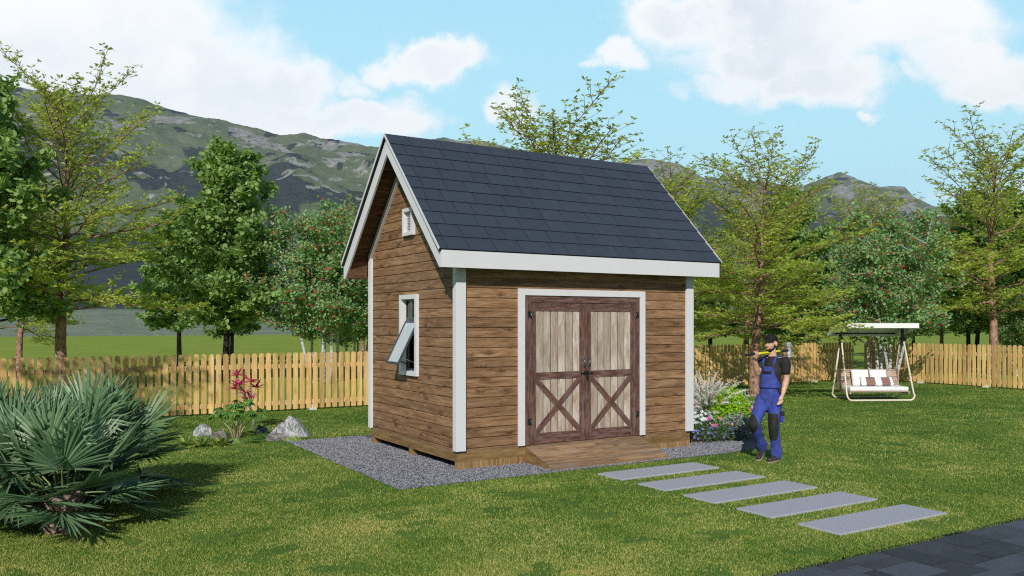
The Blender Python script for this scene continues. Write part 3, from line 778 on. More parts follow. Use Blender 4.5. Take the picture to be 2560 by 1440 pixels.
sash = mb.build('sash', M['winframe'], win, .002, loc=(.03, 0, zm-.005), rot=(0, sa_, 0))
mb = MB(); mb.box(-.002, .002, y0+.032, y1-.032, -Ls+.032, -.032); mb.build('sash_pane', M['skyglass'], sash)
mb = MB(); mb.tube([(.03, y1-.01, iz0+.10), (-.16, y1-.01, iz0+.18)], .007, 6); mb.build('stay_arm', M['winframe'], win)
mb = MB(); mb.tube([(.03, y0+.01, iz0+.10), (-.16, y0+.01, iz0+.18)], .007, 6); mb.build('stay_arm', M['winframe'], win)
# ---- vent
vt = bpy.data.objects.new('vent', None); C.objects.link(vt); vt.parent = shed
mb = MB(); ring(mb, -.060, -.0008, (1.298, 1.640, 3.182, 3.580), (1.350, 1.590, 3.232, 3.528)); ring(mb, -.0006, .05, (1.347, 1.593, 3.229, 3.531), (1.352, 1.588, 3.234, 3.526)); mb.build('vent_frame', M['white'], vt, .002)
for i in range(8):
    mb = MB(); z = 3.25+i*.037
    mb.obox((.012, 1.47, z), (.05, .234, .006), Matrix.Rotation(rad(38), 3, 'Y')); mb.build('slat', M['white'], vt)
mb = MB(); mb.box(.052, .056, 1.35, 1.59, 3.23, 3.53); mb.build('insect_screen', plain('vent_screen', (.01,.012,.02), .9), vt)
# lamp bracket near the corner
mb = MB(); mb.tube([(-.001, .11, 2.255), (-.035, .11, 2.262)], .012, 8); mb.tube([(-.035, .11, 2.262), (-.045, .11, 2.225)], [.012, .009], 8); mb.build('hook', M['black'], shed)

# ================================================================== FENCE
PW, PP, PT = .105, .148, .02
def picket_poly(a, w, z0, z1):
    r = w/2; p = [(a, z0), (a+w, z0)]
    for i in range(9):
        th_ = math.pi*i/8; p.append((a+r+r*math.cos(th_), z1-r+r*math.sin(th_)))
    return p
def build_fence(name, label, origin, rz, n_bays, per=14, skip=(), off=.0):
    f = thing(name, label, 'fence', origin, rz, None)
    L = per*PP
    for b in range(n_bays):
        mb = MB(); x0 = b*L
        for k in range(per):
            if (b, k) in skip: continue
            zz = 1.268+random.uniform(-.004, .004)
            mb.prism(picket_poly(x0+k*PP+.021, PW, .035, zz), 1, -.001-PT, -.001)
        fixn(mb.build('picket_panel', M['picket'], f, .003))
        for z in (.135, .93):
            mb = MB(); mb.box(x0+.003, x0+L-.003, 0, .035, z, z+.095); mb.build('rail', M['picket_rail'], f, .002)
    for b in range(n_bays+1):
        x = b*L
        mb = MB(); mb.box(x-.018, x+.018, .0352, .070, .0, 1.15)
        po = mb.build('post', M['post'], f, .003)
        mb = MB(); mb.box(x-.075, x+.075, -.13, .16, -.02, .045); mb.build('post_foot', M['post'], po, .012)
        mb = MB(); mb.box(x-.012, x+.012, -.03, .034, .0452, .12); mb.build('post_bracket', M['post'], po, .002)
    return f
M['picket_rail'] = wood('pine_rail', (.58,.38,.17), (.74,.54,.28), (.84,.66,.40), 'X', along=1.1, across=14)
M['post'] = plain('galvanised_post', (.66,.63,.58), .5, .5, nz=.1)
random.seed(21)
build_fence('picket_fence', 'long honey coloured picket fence with rounded tops running behind the shed', (-9.519, 8.5, 0), 0, 14, skip={(13, 13)})
build_fence('picket_fence', 'honey coloured picket fence section at right running from the corner towards the viewer', (19.90, 8.42, 0), rad(-90), 4, skip=())

# ================================================================== TREES
class Tree:
    def __init__(s, seed): s.r = random.Random(seed); s.mb = MB(); s.L = []   # leaf anchors (pos, dir)
    def limb(s, p, d, L, r0, r1, n, bend, wob, sides, straight=0):
        pts = [V(p)]; d = V(d).normalized(); dirs = [d.copy()]
        for i in range(n):
            d = (d+V((s.r.gauss(0, wob), s.r.gauss(0, wob), s.r.gauss(0, wob)+bend))).normalized()
            pts.append(pts[-1]+d*L/n); dirs.append(d.copy())
        s.mb.tube(pts, [r0+(r1-r0)*i/n for i in range(n+1)], sides, caps=False)
        return pts, dirs
    def at(s, pts, dirs, t):
        k = t*(len(pts)-1); i = min(int(k), len(pts)-2); f = k-i; return pts[i].lerp(pts[i+1], f), dirs[min(i+1, len(dirs)-1)]
def leaf_np(anch, per, spread, size, rng, shape='lance', flat=.5, updown=.0, lw=.36, jit=.0):
    """anch list of (pos, dir, tone). returns verts (n*4,3), attr"""
    P = np.array([tuple(a[0]) for a in anch]); D = np.array([tuple(a[1]) for a in anch]); T = np.array([a[2] for a in anch])
    P = np.repeat(P, per, 0); D = np.repeat(D, per, 0); T = np.repeat(T, per); n = len(P)
    P = P+rng.normal(0, 1, (n, 3))*spread
    a = rng.uniform(0, 2*np.pi, n); dirn = np.stack([np.cos(a), np.sin(a), rng.uniform(-flat, flat, n)+updown], -1)+D*.35
    dirn /= np.linalg.norm(dirn, axis=1)[:, None]
    nn = rng.normal(0, .75, (n, 3)); nn[:, 2] += .8; side = np.cross(dirn, nn); side /= np.linalg.norm(side, axis=1)[:, None]
    up = np.cross(side, dirn)
    L = size*rng.uniform(.65, 1.25, n)[:, None]; Wd = L*lw
    if shape == 'lance':
        q = [P, P+dirn*L*.55+side*Wd*.5-up*L*.04, P+dirn*L-up*L*.12, P+dirn*L*.55-side*Wd*.5-up*L*.04]; k = 4
    else:
        q = [P, P+dirn*L*.25+side*Wd*.75, P+dirn*L*.75+side*Wd*.7-up*L*.05, P+dirn*L*1.0-up*L*.12, P+dirn*L*.75-side*Wd*.7-up*L*.05, P+dirn*L*.25-side*Wd*.75]; k = 6
    v = np.stack(q, 1).reshape(-1, 3)
    r = np.clip(T*.5+rng.uniform(0, 1, n)*.5, 0, 1)
    return v, k, r
def make_airy(seed, H=8.0):
    t = Tree(seed); R = t.r
    tp, td = t.limb((0, 0, -.05), (0, 0, 1), H*.84, .135, .018, 16, .02, .03, 10)
    n = 58
    for i in range(n):
        s = .30+.70*(i/(n-1))**.95; p, d = t.at(tp, td, s)
        az_ = i*2.39996+R.uniform(-.6, .6)
        Lb = np.interp(s, [.3, .4, .52, .66, .8, .92, 1], [2.3, 2.7, 2.7, 2.6, 2.4, 2.1, 1.8])*R.uniform(.5, 1.15)
        inc = rad(np.interp(s, [.3, .45, .6, .8, 1], [3, 12, 27, 44, 64])+R.uniform(-16, 16))
        dr = V((math.cos(az_)*math.cos(inc), math.sin(az_)*math.cos(inc), math.sin(inc)))
        r0 = .042*(1-s*.75)
        bp, bd = t.limb(p, dr, Lb, r0, .007, 8, -.008 if s < .6 else .008, .075, 5)
        ns = int(5+Lb*3.5)
        for j in range(ns):
            u = .22+.78*j/ns; q, dq = t.at(bp, bd, u)
            sg = 1 if j % 2 else -1; perp = dq.cross(V((0, 0, 1))).normalized()*sg
            d2 = (dq*.75+perp*R.uniform(.5, 1)+V((0, 0, R.uniform(-.15, .6)))).normalized(); L2 = Lb*.36*(1.15-u*.75)*R.uniform(.6, 1.25)
            sp, sd = t.limb(q, d2, L2, .009, .003, 4, .01, .09, 3)
            tone = R.random()
            for m in range(max(2, int(L2/(.13+.16*max(0, s-.50))))):
                w_ = .25+.75*m/max(1, int(L2/(.13+.16*max(0, s-.50)))-1); q3, d3 = t.at(sp, sd, min(w_, 1))
                t.L.append((q3+V((0, 0, .015)), d3, tone))
                d4 = (d3*.5+d3.cross(V((0, 0, 1))).normalized()*R.choice((-1, 1))+V((0, 0, R.uniform(-.3, .6)))).normalized()
                L4 = R.uniform(.09, .24); e = q3+d4*L4
                t.mb.tube([q3, e], [.003, .002], 3, caps=False)
                t.L.append((e, d4, tone))
                if s < .6: t.L.append((q3+d4*L4*.5, d4, tone))
    rng = np.random.RandomState(seed); v, k, r = leaf_np(t.L, 5, .008, .098, rng, 'lance', .6, .2, .42)
    return t.mb.mesh('trunk'), np_mesh('crown', v, k, r)
def make_dense(seed, H=7.4):
    t = Tree(seed); R = t.r
    tp, td = t.limb((0, 0, -.05), (0, 0, 1), H*.96, .12, .015, 14, .03, .03, 10)
    n = 60
    for i in range(n):
        s = .27+.73*(i/(n-1)); p, d = t.at(tp, td, s); az_ = i*2.39996+R.uniform(-.5, .5)
        Lb = np.interp(s, [.27, .36, .46, .62, .78, .9, 1], [1.8, 2.3, 2.35, 2.15, 1.8, 1.4, .8])*R.uniform(.6, 1.2)
        inc = rad(np.interp(s, [.2, .5, .8, 1], [2, 22, 42, 62])+R.uniform(-10, 10))
        dr = V((math.cos(az_)*math.cos(inc), math.sin(az_)*math.cos(inc), math.sin(inc)))
        bp, bd = t.limb(p, dr, Lb, .045*(1-s*.7), .006, 6, .02, .08, 5)
        ns = int(5+Lb*3)
        for j in range(ns):
            u = .2+.8*j/ns; q, dq = t.at(bp, bd, u); a = R.uniform(0, 6.28)
            d2 = (dq*.6+V((math.cos(a), math.sin(a), R.uniform(-.2, .6)))).normalized(); L2 = (.55-.25*u)*R.uniform(.5, 1.3)
            sp, sd = t.limb(q, d2, L2, .008, .003, 3, .0, .12, 3); tone = R.random()
            for m in range(3):
                q3, d3 = t.at(sp, sd, .35+.32*m); t.L.append((q3, d3, tone))
    rng = np.random.RandomState(seed); v, k, r = leaf_np(t.L, 15, .085, .115, rng, 'round', .9, 0, .8)
    return t.mb.mesh('trunk'), np_mesh('crown', v, k, r)
def make_berry(seed, H=5.9):
    t = Tree(seed); R = t.r; B = []
    for st in range(6):
        a = st*1.05+R.uniform(-.3, .3); x, y = .38*math.cos(a)*R.uniform(.4, 1.3), .38*math.sin(a)*R.uniform(.4, 1.3)
        lean = R.uniform(.03, .24); hh = H*R.uniform(.72, .97)*(1-lean*.35)
        tp, td = t.limb((x, y, -.05), (math.cos(a)*lean, math.sin(a)*lean, 1), hh, .055, .008, 10, .01, .05, 7)
        for i in range(26):
            s = .30+.70*i/25; p, d = t.at(tp, td, s); az_ = i*2.4+R.uniform(-.5, .5)+st
            Lb = np.interp(s, [.2, .35, .55, .8, 1], [1.3, 1.5, 1.35, .95, .45])*R.uniform(.6, 1.25); inc = rad(R.uniform(12, 52))
            dr = V((math.cos(az_)*math.cos(inc), math.sin(az_)*math.cos(inc), math.sin(inc)))
            bp, bd = t.limb(p, dr, Lb, .016, .004, 5, .0, .1, 4)
            for j in range(int(3+Lb*5)):
                u = .2+.8*j/int(3+Lb*5); q, dq = t.at(bp, bd, u); a2 = R.uniform(0, 6.28)
                d2 = (dq*.5+V((math.cos(a2), math.sin(a2), R.uniform(-.3, .6)))).normalized(); L2 = R.uniform(.15, .42)
                sp, sd = t.limb(q, d2, L2, .005, .002, 2, 0, .1, 3); tone = R.random()
                for m in range(3):
                    q3, d3 = t.at(sp, sd, .3+.35*m); t.L.append((q3, d3, tone))
                    if R.random() < .6: B.append(q3+V((R.uniform(-.05, .05), R.uniform(-.05, .05), R.uniform(-.07, .03))))
    rng = np.random.RandomState(seed); v, k, r = leaf_np(t.L, 8, .085, .072, rng, 'round', .8, 0, .7)
    bm_ = MB()
    for b in B:
        for _ in range(3):
            c = b+V((R.uniform(-.03, .03), R.uniform(-.03, .03), R.uniform(-.03, .03))); q = R.uniform(.015, .026)
            bm_.add([c+V(z)*q for z in ((1,0,0),(0,1,0),(-1,0,0),(0,-1,0),(0,0,1),(0,0,-1))], [(0,1,4),(1,2,4),(2,3,4),(3,0,4),(1,0,5),(2,1,5),(3,2,5),(0,3,5)])
    return t.mb.mesh('trunk'), np_mesh('crown', v, k, r), bm_.mesh('berries')
PRO = {}
for s_ in (1, 2): PRO['A', s_] = make_airy(100+s_)
for s_ in (1, 2): PRO['D', s_] = make_dense(200+s_)
for s_ in (1, 2): PRO['B', s_] = make_berry(300+s_)
for key, ms in PRO.items():
    ms[0].materials.append(M['bark'+key[0]]); ms[1].materials.append(M['leaf'+key[0]])
    if len(ms) > 2: ms[2].materials.append(M['berry'])
CATG = {'A': ('airy_tree', 'airy trees with small yellow green leaves'), 'D': ('leafy_tree', 'dense broad leaved trees beyond the fence'), 'B': ('berry_tree', 'pale stemmed trees with red berries')}
def tree(kind, var, x, y, h, wide, rz, label):
    nm, grp = CATG[kind]; H0 = {'A': 8.75, 'D': 7.4, 'B': 5.9}[kind]
    t = thing(nm, label, 'tree', (x, y, 0), rz, grp); t.scale = (h/H0*wide*(1.09 if kind == 'A' else 1), h/H0*wide*(1.09 if kind == 'A' else 1), h/H0)
    for n_, me in zip(('trunk', 'crown', 'berries'), PRO[kind, var]):
        o = bpy.data.objects.new(n_, me); C.objects.link(o); o.parent = t
    return t
tree('A', 1, -3.62, 15.9, 9.9, 1.0, .3, 'tallest airy yellow green tree at the left behind the dense dark green tree')
tree('A', 2, -4.448, 22.615, 7.6, .9, 1.3, 'airy tree with pinkish trunk at far left, mostly hidden by the dense tree')
tree('A', 1, 8.772, 9.846, 9.0, 1.35, 2.2, 'airy tree rising behind the middle of the shed roof')
tree('A', 1, 13.123, 10.702, 7.5, 1.2, 4.0, 'airy tree just right of the far end of the shed roof')
tree('A', 2, 18.279, 12.239, 6.6, 1.2, 5.1, 'airy tree beyond the fence just left of the thick trunk behind the man')
tree('A', 2, 11.813, 5.803, 7.25, 1.18, .7, 'airy tree with thick pinkish trunk inside the fence behind the man')
tree('A', 1, 24.061, 6.361, 9.5, 1.05, 2.9, 'tall airy tree with pinkish trunk beyond the right fence section')
tree('A', 1, 32.996, 13.792, 6.2, 1.0, .9, 'distant airy tree with thin pinkish trunk right of the swing')
tree('A', 2, 26.686, 12.961, 8.0, 1.15, 3.8, 'airy tree peeking above the berry tree behind the swing')
tree('A', 1, 9.668, 28.051, 8.3, .8, 1.9, 'distant airy tree peeking out left of the shed roof edge')
tree('D', 1, -5.35, 15.1, 7.7, .88, 0, 'large dense green tree with dark trunk nearest the left edge')
tree('D', 2, 1.099, 18.052, 7.1, 1.05, 1, 'dense green tree with dark trunk behind the pink leaved plant')
tree('D', 1, 1.757, 29.37, 6.3, 1.15, 2, 'smaller dense tree with thin trunk left of the middle dense tree')
tree('D', 2, 2.992, 25.099, 5.6, 1.0, 3, 'dense tree half hidden between the middle dense tree and the berry tree')
tree('D', 2, 20.763, 11.893, 6.6, .95, 4, 'dense green tree behind the airy tree that stands beside the man')
tree('D', 1, 23.494, 14.912, 4.8, 1.3, 5, 'low dense tree in the shade behind the man')
tree('D', 1, 27.252, 9.099, 6.5, .9, .5, 'dense dark tree left of the tall airy tree at right')
tree('D', 2, 30.458, 10.655, 6.0, 1.1, 1.5, 'dark trunked dense tree between the swing and the tall airy tree at right')
tree('D', 1, 28.489, 8.343, 6.6, 1.0, 2.5, 'dense tree just right of the tall airy tree at right')
tree('D', 2, 22.328, 17.968, 4.9, 1.5, 3.5, 'wide low dense tree beyond the fence between shed and man')
tree('D', 2, 32.2, 9.59, 5.6, 1.1, 4.5, 'dense tree at the right edge of the row')
tree('D', 1, 36.5, 17.5, 4.8, 1.4, 5.5, 'far low dense tree behind the swing')
tree('B', 1, 3.71, 16.456, 6.15, 1.05, 0, 'red berried tree with several white stems left of the shed')
tree('B', 2, 5.843, 18.668, 5.4, 1.0, 1, 'red berried tree mostly hidden behind the left wall of the shed')
tree('B', 1, 17.851, 6.172, 5.75, 1.0, 2.1, 'red berried tree with white stems inside the fence behind the swing')
tree('B', 2, 21.44, 12.651, 4.6, 1.15, .5, 'low red berried tree with white stems beyond the fence right of the man')
tree('B', 2, 25.915, 6.4, 3.9, .9, 2, 'small red berried tree at the right edge beyond the fence')
tree('A', 2, -8.1, 2.9, 7.0, 1.0, .8, 'airy tree just outside the left edge whose shadow dapples the fence')

# ================================================================== GARDEN PLANTS AND ROCKS
M['palm'] = leaf_mat('fan_palm_leaf', (.055,.135,.06), (.25,.38,.20), .2, (1.1, 1.2, .8), .42, .45)
M['petiole'] = plain('palm_stalk', (.20,.27,.10), .5, nz=.15)
M['palmbark'] = bark('palm_trunk', (.05,.032,.028), (.24,.17,.14), (.55,.44,.38), 22)
def strip_leaf(P, D, N, L, Wd, seg, droop, fold=.25, tipw=.0, rng=None):
    """folded lance strip as list of quads (2 per segment)"""
    P = V(P); D = V(D).normalized(); N = V(N); S_ = D.cross(N).normalized(); N = S_.cross(D)
    pts = []; d = D.copy(); p = P.copy()
    for i in range(seg+1):
        t_ = i/seg; w_ = Wd*(math.sin(math.pi*min(1, .12+t_*.88))**.75) if i < seg else tipw
        pts.append((p.copy(), S_*w_*.5, -N*w_*fold)); d = (d-V((0, 0, droop/seg))).normalized(); p = p+d*L/seg
    out = []
    for i in range(seg):
        a, b = pts[i], pts[i+1]
        out += [a[0]+a[2], b[0]+b[2], b[0]+b[1], a[0]+a[1]]; out += [a[0]+a[2], a[0]-a[1], b[0]-b[1], b[0]+b[2]]
    return out
def make_palm(name, label, x, y, seed, nf=24, size=1.0, tr=.16, th=.42):
    R = random.Random(seed); t = thing(name, label, 'palm', (x, y, 0), 0, 'fan palms in the left foreground')
    mb = MB(); n = 14; ring_ = 16; vs = []
    for i in range(n+1):
        z = -.03+th*i/n; rr = tr*(1.12-.25*i/n)
        for j in range(ring_): vs.append(((rr+R.uniform(-.02, .03))*math.cos(6.283*j/ring_+i*.2), (rr+R.uniform(-.02, .03))*math.sin(6.283*j/ring_+i*.2), z+R.uniform(-.008, .008)))
    vs.append((0, 0, -.03+th+.03)); fs = [(i*ring_+j, i*ring_+(j+1) % ring_, (i+1)*ring_+(j+1) % ring_, (i+1)*ring_+j) for i in range(n) for j in range(ring_)]
    fs += [(n*ring_+j, n*ring_+(j+1) % ring_, (n+1)*ring_) for j in range(ring_)]
    mb.add(vs, fs)
    for k in range(150):   # leaf base stubs
        a = R.uniform(0, 6.28); z = R.uniform(.02, th); c = V((math.cos(a)*tr*1.02, math.sin(a)*tr*1.02, z)); o = V((math.cos(a), math.sin(a), .9)).normalized()
        s2 = V((-math.sin(a), math.cos(a), 0)); e = c+o*R.uniform(.03, .07); w_ = R.uniform(.014, .03)
        mb.add([c-s2*w_, c+s2*w_, e+s2*w_*.6, e-s2*w_*.6, c+V((0, 0, .02))-s2*w_, c+V((0, 0, .02))+s2*w_], [(0,1,2,3),(3,2,5,4)])
    mb.build('trunk', M['palmbark'], t)
    for k in range(nf):
        a = k*2.39996+R.uniform(-.25, .25); f = k/(nf-1); inc = rad(np.interp(f, [0, .5, 1], [-6, 34, 84])+R.uniform(-8, 8)); Lp = R.uniform(.36, .56)*size*(1-.15*f)
        d = V((math.cos(a)*math.cos(inc), math.sin(a)*math.cos(inc), math.sin(inc))); p = V((math.cos(a)*tr*.5, math.sin(a)*tr*.5, th-.06+.05*f))
        pts = [p]
        for i in range(6): d = (d-V((0, 0, .045*(1-f)))).normalized(); pts.append(pts[-1]+d*Lp/6)
        mb = MB(); mb.tube(pts, [.011-.0009*i for i in range(7)], 5)
        fr = bpy.data.objects.new('frond', None); C.objects.link(fr); fr.parent = t
        mb.build('stalk', M['petiole'], fr)
        side = d.cross(V((0, 0, 1))).normalized()
        if side.length < .5: side = V((1, 0, 0))
        up = side.cross(d).normalized(); roll = R.uniform(-.35, .35); side = (side*math.cos(roll)+up*math.sin(roll)).normalized(); up = side.cross(d).normalized()
        quads = []; at = []; ns = 30
        for j in range(ns):
            g = -1.75+3.5*j/(ns-1); dd = d*math.cos(g)+side*math.sin(g)+up*(.10+.22*(1-abs(g)/1.75)+R.uniform(-.05, .05)); L = R.uniform(.50, .62)*size*(1-.18*(abs(g)/1.75)**2)
            q = strip_leaf(pts[-1], dd, up+side*.0, L, .040*size, 4, R.uniform(.05, .30), .35)
            quads += q; at += [min(1, max(0, .5+R.uniform(-.3, .3)+.3*(f-.5)))]*(len(q)//4)
        link('fan', np_mesh('fan', np.array([tuple(q) for q in quads]), 4, np.array(at)), M['palm'], fr)
    return t
make_palm('fan_palm', 'blue green fan palm, the one with its scaly trunk nearest the camera', -4.60, -.90, 1, 24, .92, th=.38)
make_palm('fan_palm', 'blue green fan palm just behind the front one, with its own short scaly trunk', -4.90, -.22, 2, 24, .96, th=.42)
make_palm('fan_palm', 'blue green fan palm at the left frame edge', -5.45, .30, 3, 26, 1.08, th=.42)
make_palm('fan_palm', 'rearmost blue green fan palm with fronds reaching up over the fence', -4.22, .55, 4, 22, 1.08, th=.40)

def rock_mesh(seed, sx, sy, sz, pts=None, rough=.18, ridge=0):
    bm = bmesh.new(); bmesh.ops.create_icosphere(bm, subdivisions=5, radius=1); rr = random.Random(seed); o = rr.uniform(0, 90)
    planes = [(V((rr.gauss(0, 1), rr.gauss(0, 1), rr.gauss(.2, .7))).normalized(), rr.uniform(.55, .85)) for _ in range(11)]
    for v in bm.verts:
        p = v.co.copy()
        for n_, dd in planes:
            k = p.dot(n_)-dd
            if k > 0: p -= n_*k*.93
        q = p*2.3; f = float(fbm(np.array([q.x*1.4+q.z+o]), np.array([q.y*1.4-q.z*.7+o]), 5)[0])-.5; f2 = float(fbm(np.array([q.x*3+o]), np.array([q.y*3+q.z*1.2]), 4, True)[0])-.5
        p *= 1+rough*f*1.8+rough*.5*f2
        if pts: 
            h = max(0, p.z); k = math.hypot(p.x, p.y); p.z = h*max(.0, pts(p.x)) if p.z > 0 else p.z
        v.co = V((p.x*sx, p.y*sy, p.z*sz))
    me = bpy.data.meshes.new('rock'); bm.to_mesh(me); bm.free(); return me
def rockmat(name, a, b, c, sc=7, st=2.5):
    t = NT(name, .8, .3); p = t.obj(); x, y, z = t.sep(p)
    q = t.comb(t.math('ADD', t.math('MULTIPLY', x, st), t.math('MULTIPLY', z, .8)), t.math('MULTIPLY', y, st), t.math('MULTIPLY', z, .9))
    n = t.noise(q, sc, 7, .7, 1.2); t.col(t.ramp(n, [(.36, a), (.5, b), (.62, c)])); t.bump(n, .8, .02); return t.mat
rm1 = rockmat('grey_white_rock', (.07,.08,.10), (.36,.37,.39), (.62,.62,.63))
rm2 = rockmat('dark_rock', (.012,.018,.028), (.04,.055,.075), (.16,.18,.2))
rm3 = rockmat('brown_grey_rock', (.06,.055,.05), (.17,.155,.145), (.33,.31,.29), 6, .8)
rm4 = rockmat('mossy_mound', (.10,.09,.05), (.16,.25,.06), (.28,.42,.10), 5, 1)
def rock(seed, x, y, sx, sy, sz, mat, label, pf=None, cat='rock', nm='rock', rz=0, rough=.18, z=0):
    o = link(nm, rock_mesh(seed, sx, sy, sz, pf, rough), mat, None, (x, y, z), (0, 0, rz)); setp(o, label, cat, 'rocks in the small rock garden' if cat == 'rock' else 'mossy mounds in the rock garden'); return o
rock(1, -.83, 4.42, .46, .26, .40, rm1, 'largest rock, pale grey and pointed, beside the gravel pad', lambda x: max(.22, 1.05-abs(x+.15)*.95)+.12, rz=-.55, rough=.25, z=-.05)
rock(33, -2.12, 5.28, .17, .15, .23, rm1, 'rounded whitish rock behind the striped hostas', z=-.02)
rock(7, -1.93, 4.72, .17, .14, .19, rm3, 'brownish grey rock left of the leafy green shrub', z=-.02)
rock(9, -1.22, 5.0, .16, .13, .19, rm2, 'dark bluish rock beside the stem of the pink leaved plant', z=-.02)
rock(12, -1.22, 4.02, .27, .15, .17, rm3, 'flat brown rock with an angular end in front of the largest rock', rz=-.5, z=-.02)
rock(14, -.98, 3.82, .17, .11, .10, rm4, 'mossy mound touching the corner of the gravel pad', None, 'moss mound', 'moss_mound', -.5, .1, -.01)
rock(15, -1.83, 4.05, .17, .12, .09, rm4, 'mossy mound under the leafy green shrub', None, 'moss mound', 'moss_mound', -.5, .1, -.01)

def leafy(mb_pts, name, mat, parent, quads, at): return link(name, np_mesh(name, np.array([tuple(q) for q in quads]), 4, np.array(at)), mat, parent)
# pink cordyline
M['pink'] = leaf_mat('pink_leaf', (.16,.03,.08), (.95,.09,.30), .35, (1.2, .6, .8))
M['palebark'] = plain('pale_stem', (.34,.30,.32), .7, nz=.3)
cor = thing('pink_plant', 'tall thin stemmed plant with tufts of pink and purple leaves in the rock garden', 'plant', (-1.20, 5.55, 0), -YAW)
k = .0072; R = random.Random(8)
heads = [(-.29, .02, 1.02), (-.02, -.05, .90), (-.34, .03, .78), (-.18, .05, .70), (-.06, -.02, .62), (-.24, -.06, .86), (.04, .04, .80)]
stems = [[(0, 0, -.03), (-.01, 0, .18), (-.03, 0, .40), (-.12, 0, .56)], ]
mb = MB(); mb.tube([(0, 0, -.03), (.0, 0, .2), (-.03, 0, .42), (-.05, 0, .5)], [.014, .012, .010, .009], 6)
for (hx, hy, hz) in heads:
    mb.tube([(-.04, 0, .42+R.uniform(-.1, .05)), ((hx-.04)/2, hy*.5, (hz+.42)/2-.03), (hx, hy, hz-.04)], [.009, .007, .006], 5)
mb.build('stem', M['palebark'], cor)
for (hx, hy, hz) in heads:
    q = []; at = []
    for j in range(15):
        a = j*2.4+R.uniform(-.2, .2); inc = rad(R.uniform(-5, 78)*(j/15)+5); d = V((math.cos(a)*math.cos(inc), math.sin(a)*math.cos(inc), math.sin(inc)))
        s_ = strip_leaf((hx, hy, hz-.04), d, (0, 0, 1) if inc < 1.1 else (1, 0, 0), R.uniform(.15, .24), R.uniform(.04, .06), 4, .2, .12); q += s_; at += [R.choice((R.uniform(0, .3), R.uniform(.6, 1), R.uniform(.7, 1)))]*(len(s_)//4)
    leafy(None, 'leaf_tuft', M['pink'], cor, q, at)
# palmate green shrub
M['bright'] = leaf_mat('bright_leaf', (.06,.18,.03), (.25,.46,.10), .35)
ar = thing('leafy_shrub', 'shrub with drooping fans of bright green leaves on bare pale stems', 'shrub', (-1.75, 4.55, 0), -YAW); mb = MB(); q = []; at = []
for st, (bx, ex, ey, ez) in enumerate([(0, -.17, 0, .5), (.02, -.02, .1, .58), (.06, .18, -.05, .47), (.03, .1, .1, .62), (-.02, -.3, .05, .42), (.05, .33, .06, .45), (0, .02, -.12, .42)]):
    mb.tube([(bx, 0, -.02), (bx*.5+ex*.3, ey*.3, ez*.4), (ex*.8, ey*.8, ez*.75), (ex, ey, ez)], [.012, .009, .007, .005], 5)
    for f in range(7):
        a = f*.9+st; c = V((ex+.11*math.cos(a), ey+.11*math.sin(a), ez+R.uniform(-.06, .05)))
        for j in range(8):
            g = a-1.6+3.2*j/7; d = V((math.cos(g), math.sin(g), R.uniform(-.5, .05)))
            s_ = strip_leaf(c, d, (0, 0, 1), R.uniform(.10, .15), .038, 3, .6, .15); q += s_; at += [R.uniform(.1, 1)]*(len(s_)//4)
mb.build('stem', plain('tan_stem', (.45,.36,.24), .7), ar); leafy(None, 'leaves', M['bright'], ar, q, at)
# hostas
M['hosta'] = leaf_mat('hosta_leaf', (.07,.16,.04), (.48,.55,.14), .3)
for i, (hx, hy, lb) in enumerate([(-2.60, 4.22, 'leftmost striped hosta clump in the rock garden'), (-2.42, 3.95, 'middle striped hosta clump in the rock garden'), (-2.14, 3.88, 'rightmost striped hosta clump in the rock garden')]):
    q = []; at = []
    for j in range(34):
        a = j*2.4; inc = rad(75-65*(j/34)+R.uniform(-8, 8)); d = V((math.cos(a)*math.cos(inc), math.sin(a)*math.cos(inc), math.sin(inc)))
        s_ = strip_leaf((.03*math.cos(a), .03*math.sin(a), .0), d, (-math.cos(a)*.3, -math.sin(a)*.3, 1), R.uniform(.17, .25), R.uniform(.05, .075), 5, 1.1, .12); q += s_; at += [R.uniform(0, 1)]*(len(s_)//4)
    o = leafy(None, 'hosta', M['hosta'], None, q, at); o.location = (hx, hy, 0); setp(o, lb, 'hosta', 'hostas in front of the rocks')
# ferns
for (hx, hy, lb) in [(-1.34, 4.42, 'small green fern between the dark rock and the flat brown rock'), (-1.62, 3.92, 'small green fern right of the mossy mound under the shrub'), (-1.50, 4.25, 'small green fern just behind the front fern')]:
    q = []; at = []
    for j in range(16):
        a = j*2.4; inc = rad(R.uniform(20, 65)); d = V((math.cos(a)*math.cos(inc), math.sin(a)*math.cos(inc), math.sin(inc))); p = V((0, 0, 0))
        for m in range(11):
            d = (d-V((0, 0, .09))).normalized(); p = p+d*.021; sd = d.cross(V((0, 0, 1))).normalized(); L = .055*(1-m/12)
            for sg in (-1, 1):
                s_ = strip_leaf(p, sd*sg+d*.4, (0, 0, 1), L, .013, 2, .3, .1); q += s_; at += [R.uniform(.1, .8)]*(len(s_)//4)
    o = leafy(None, 'fern', M['bright'], None, q, at); o.location = (hx, hy, 0); setp(o, lb, 'fern', 'ferns among the rocks')

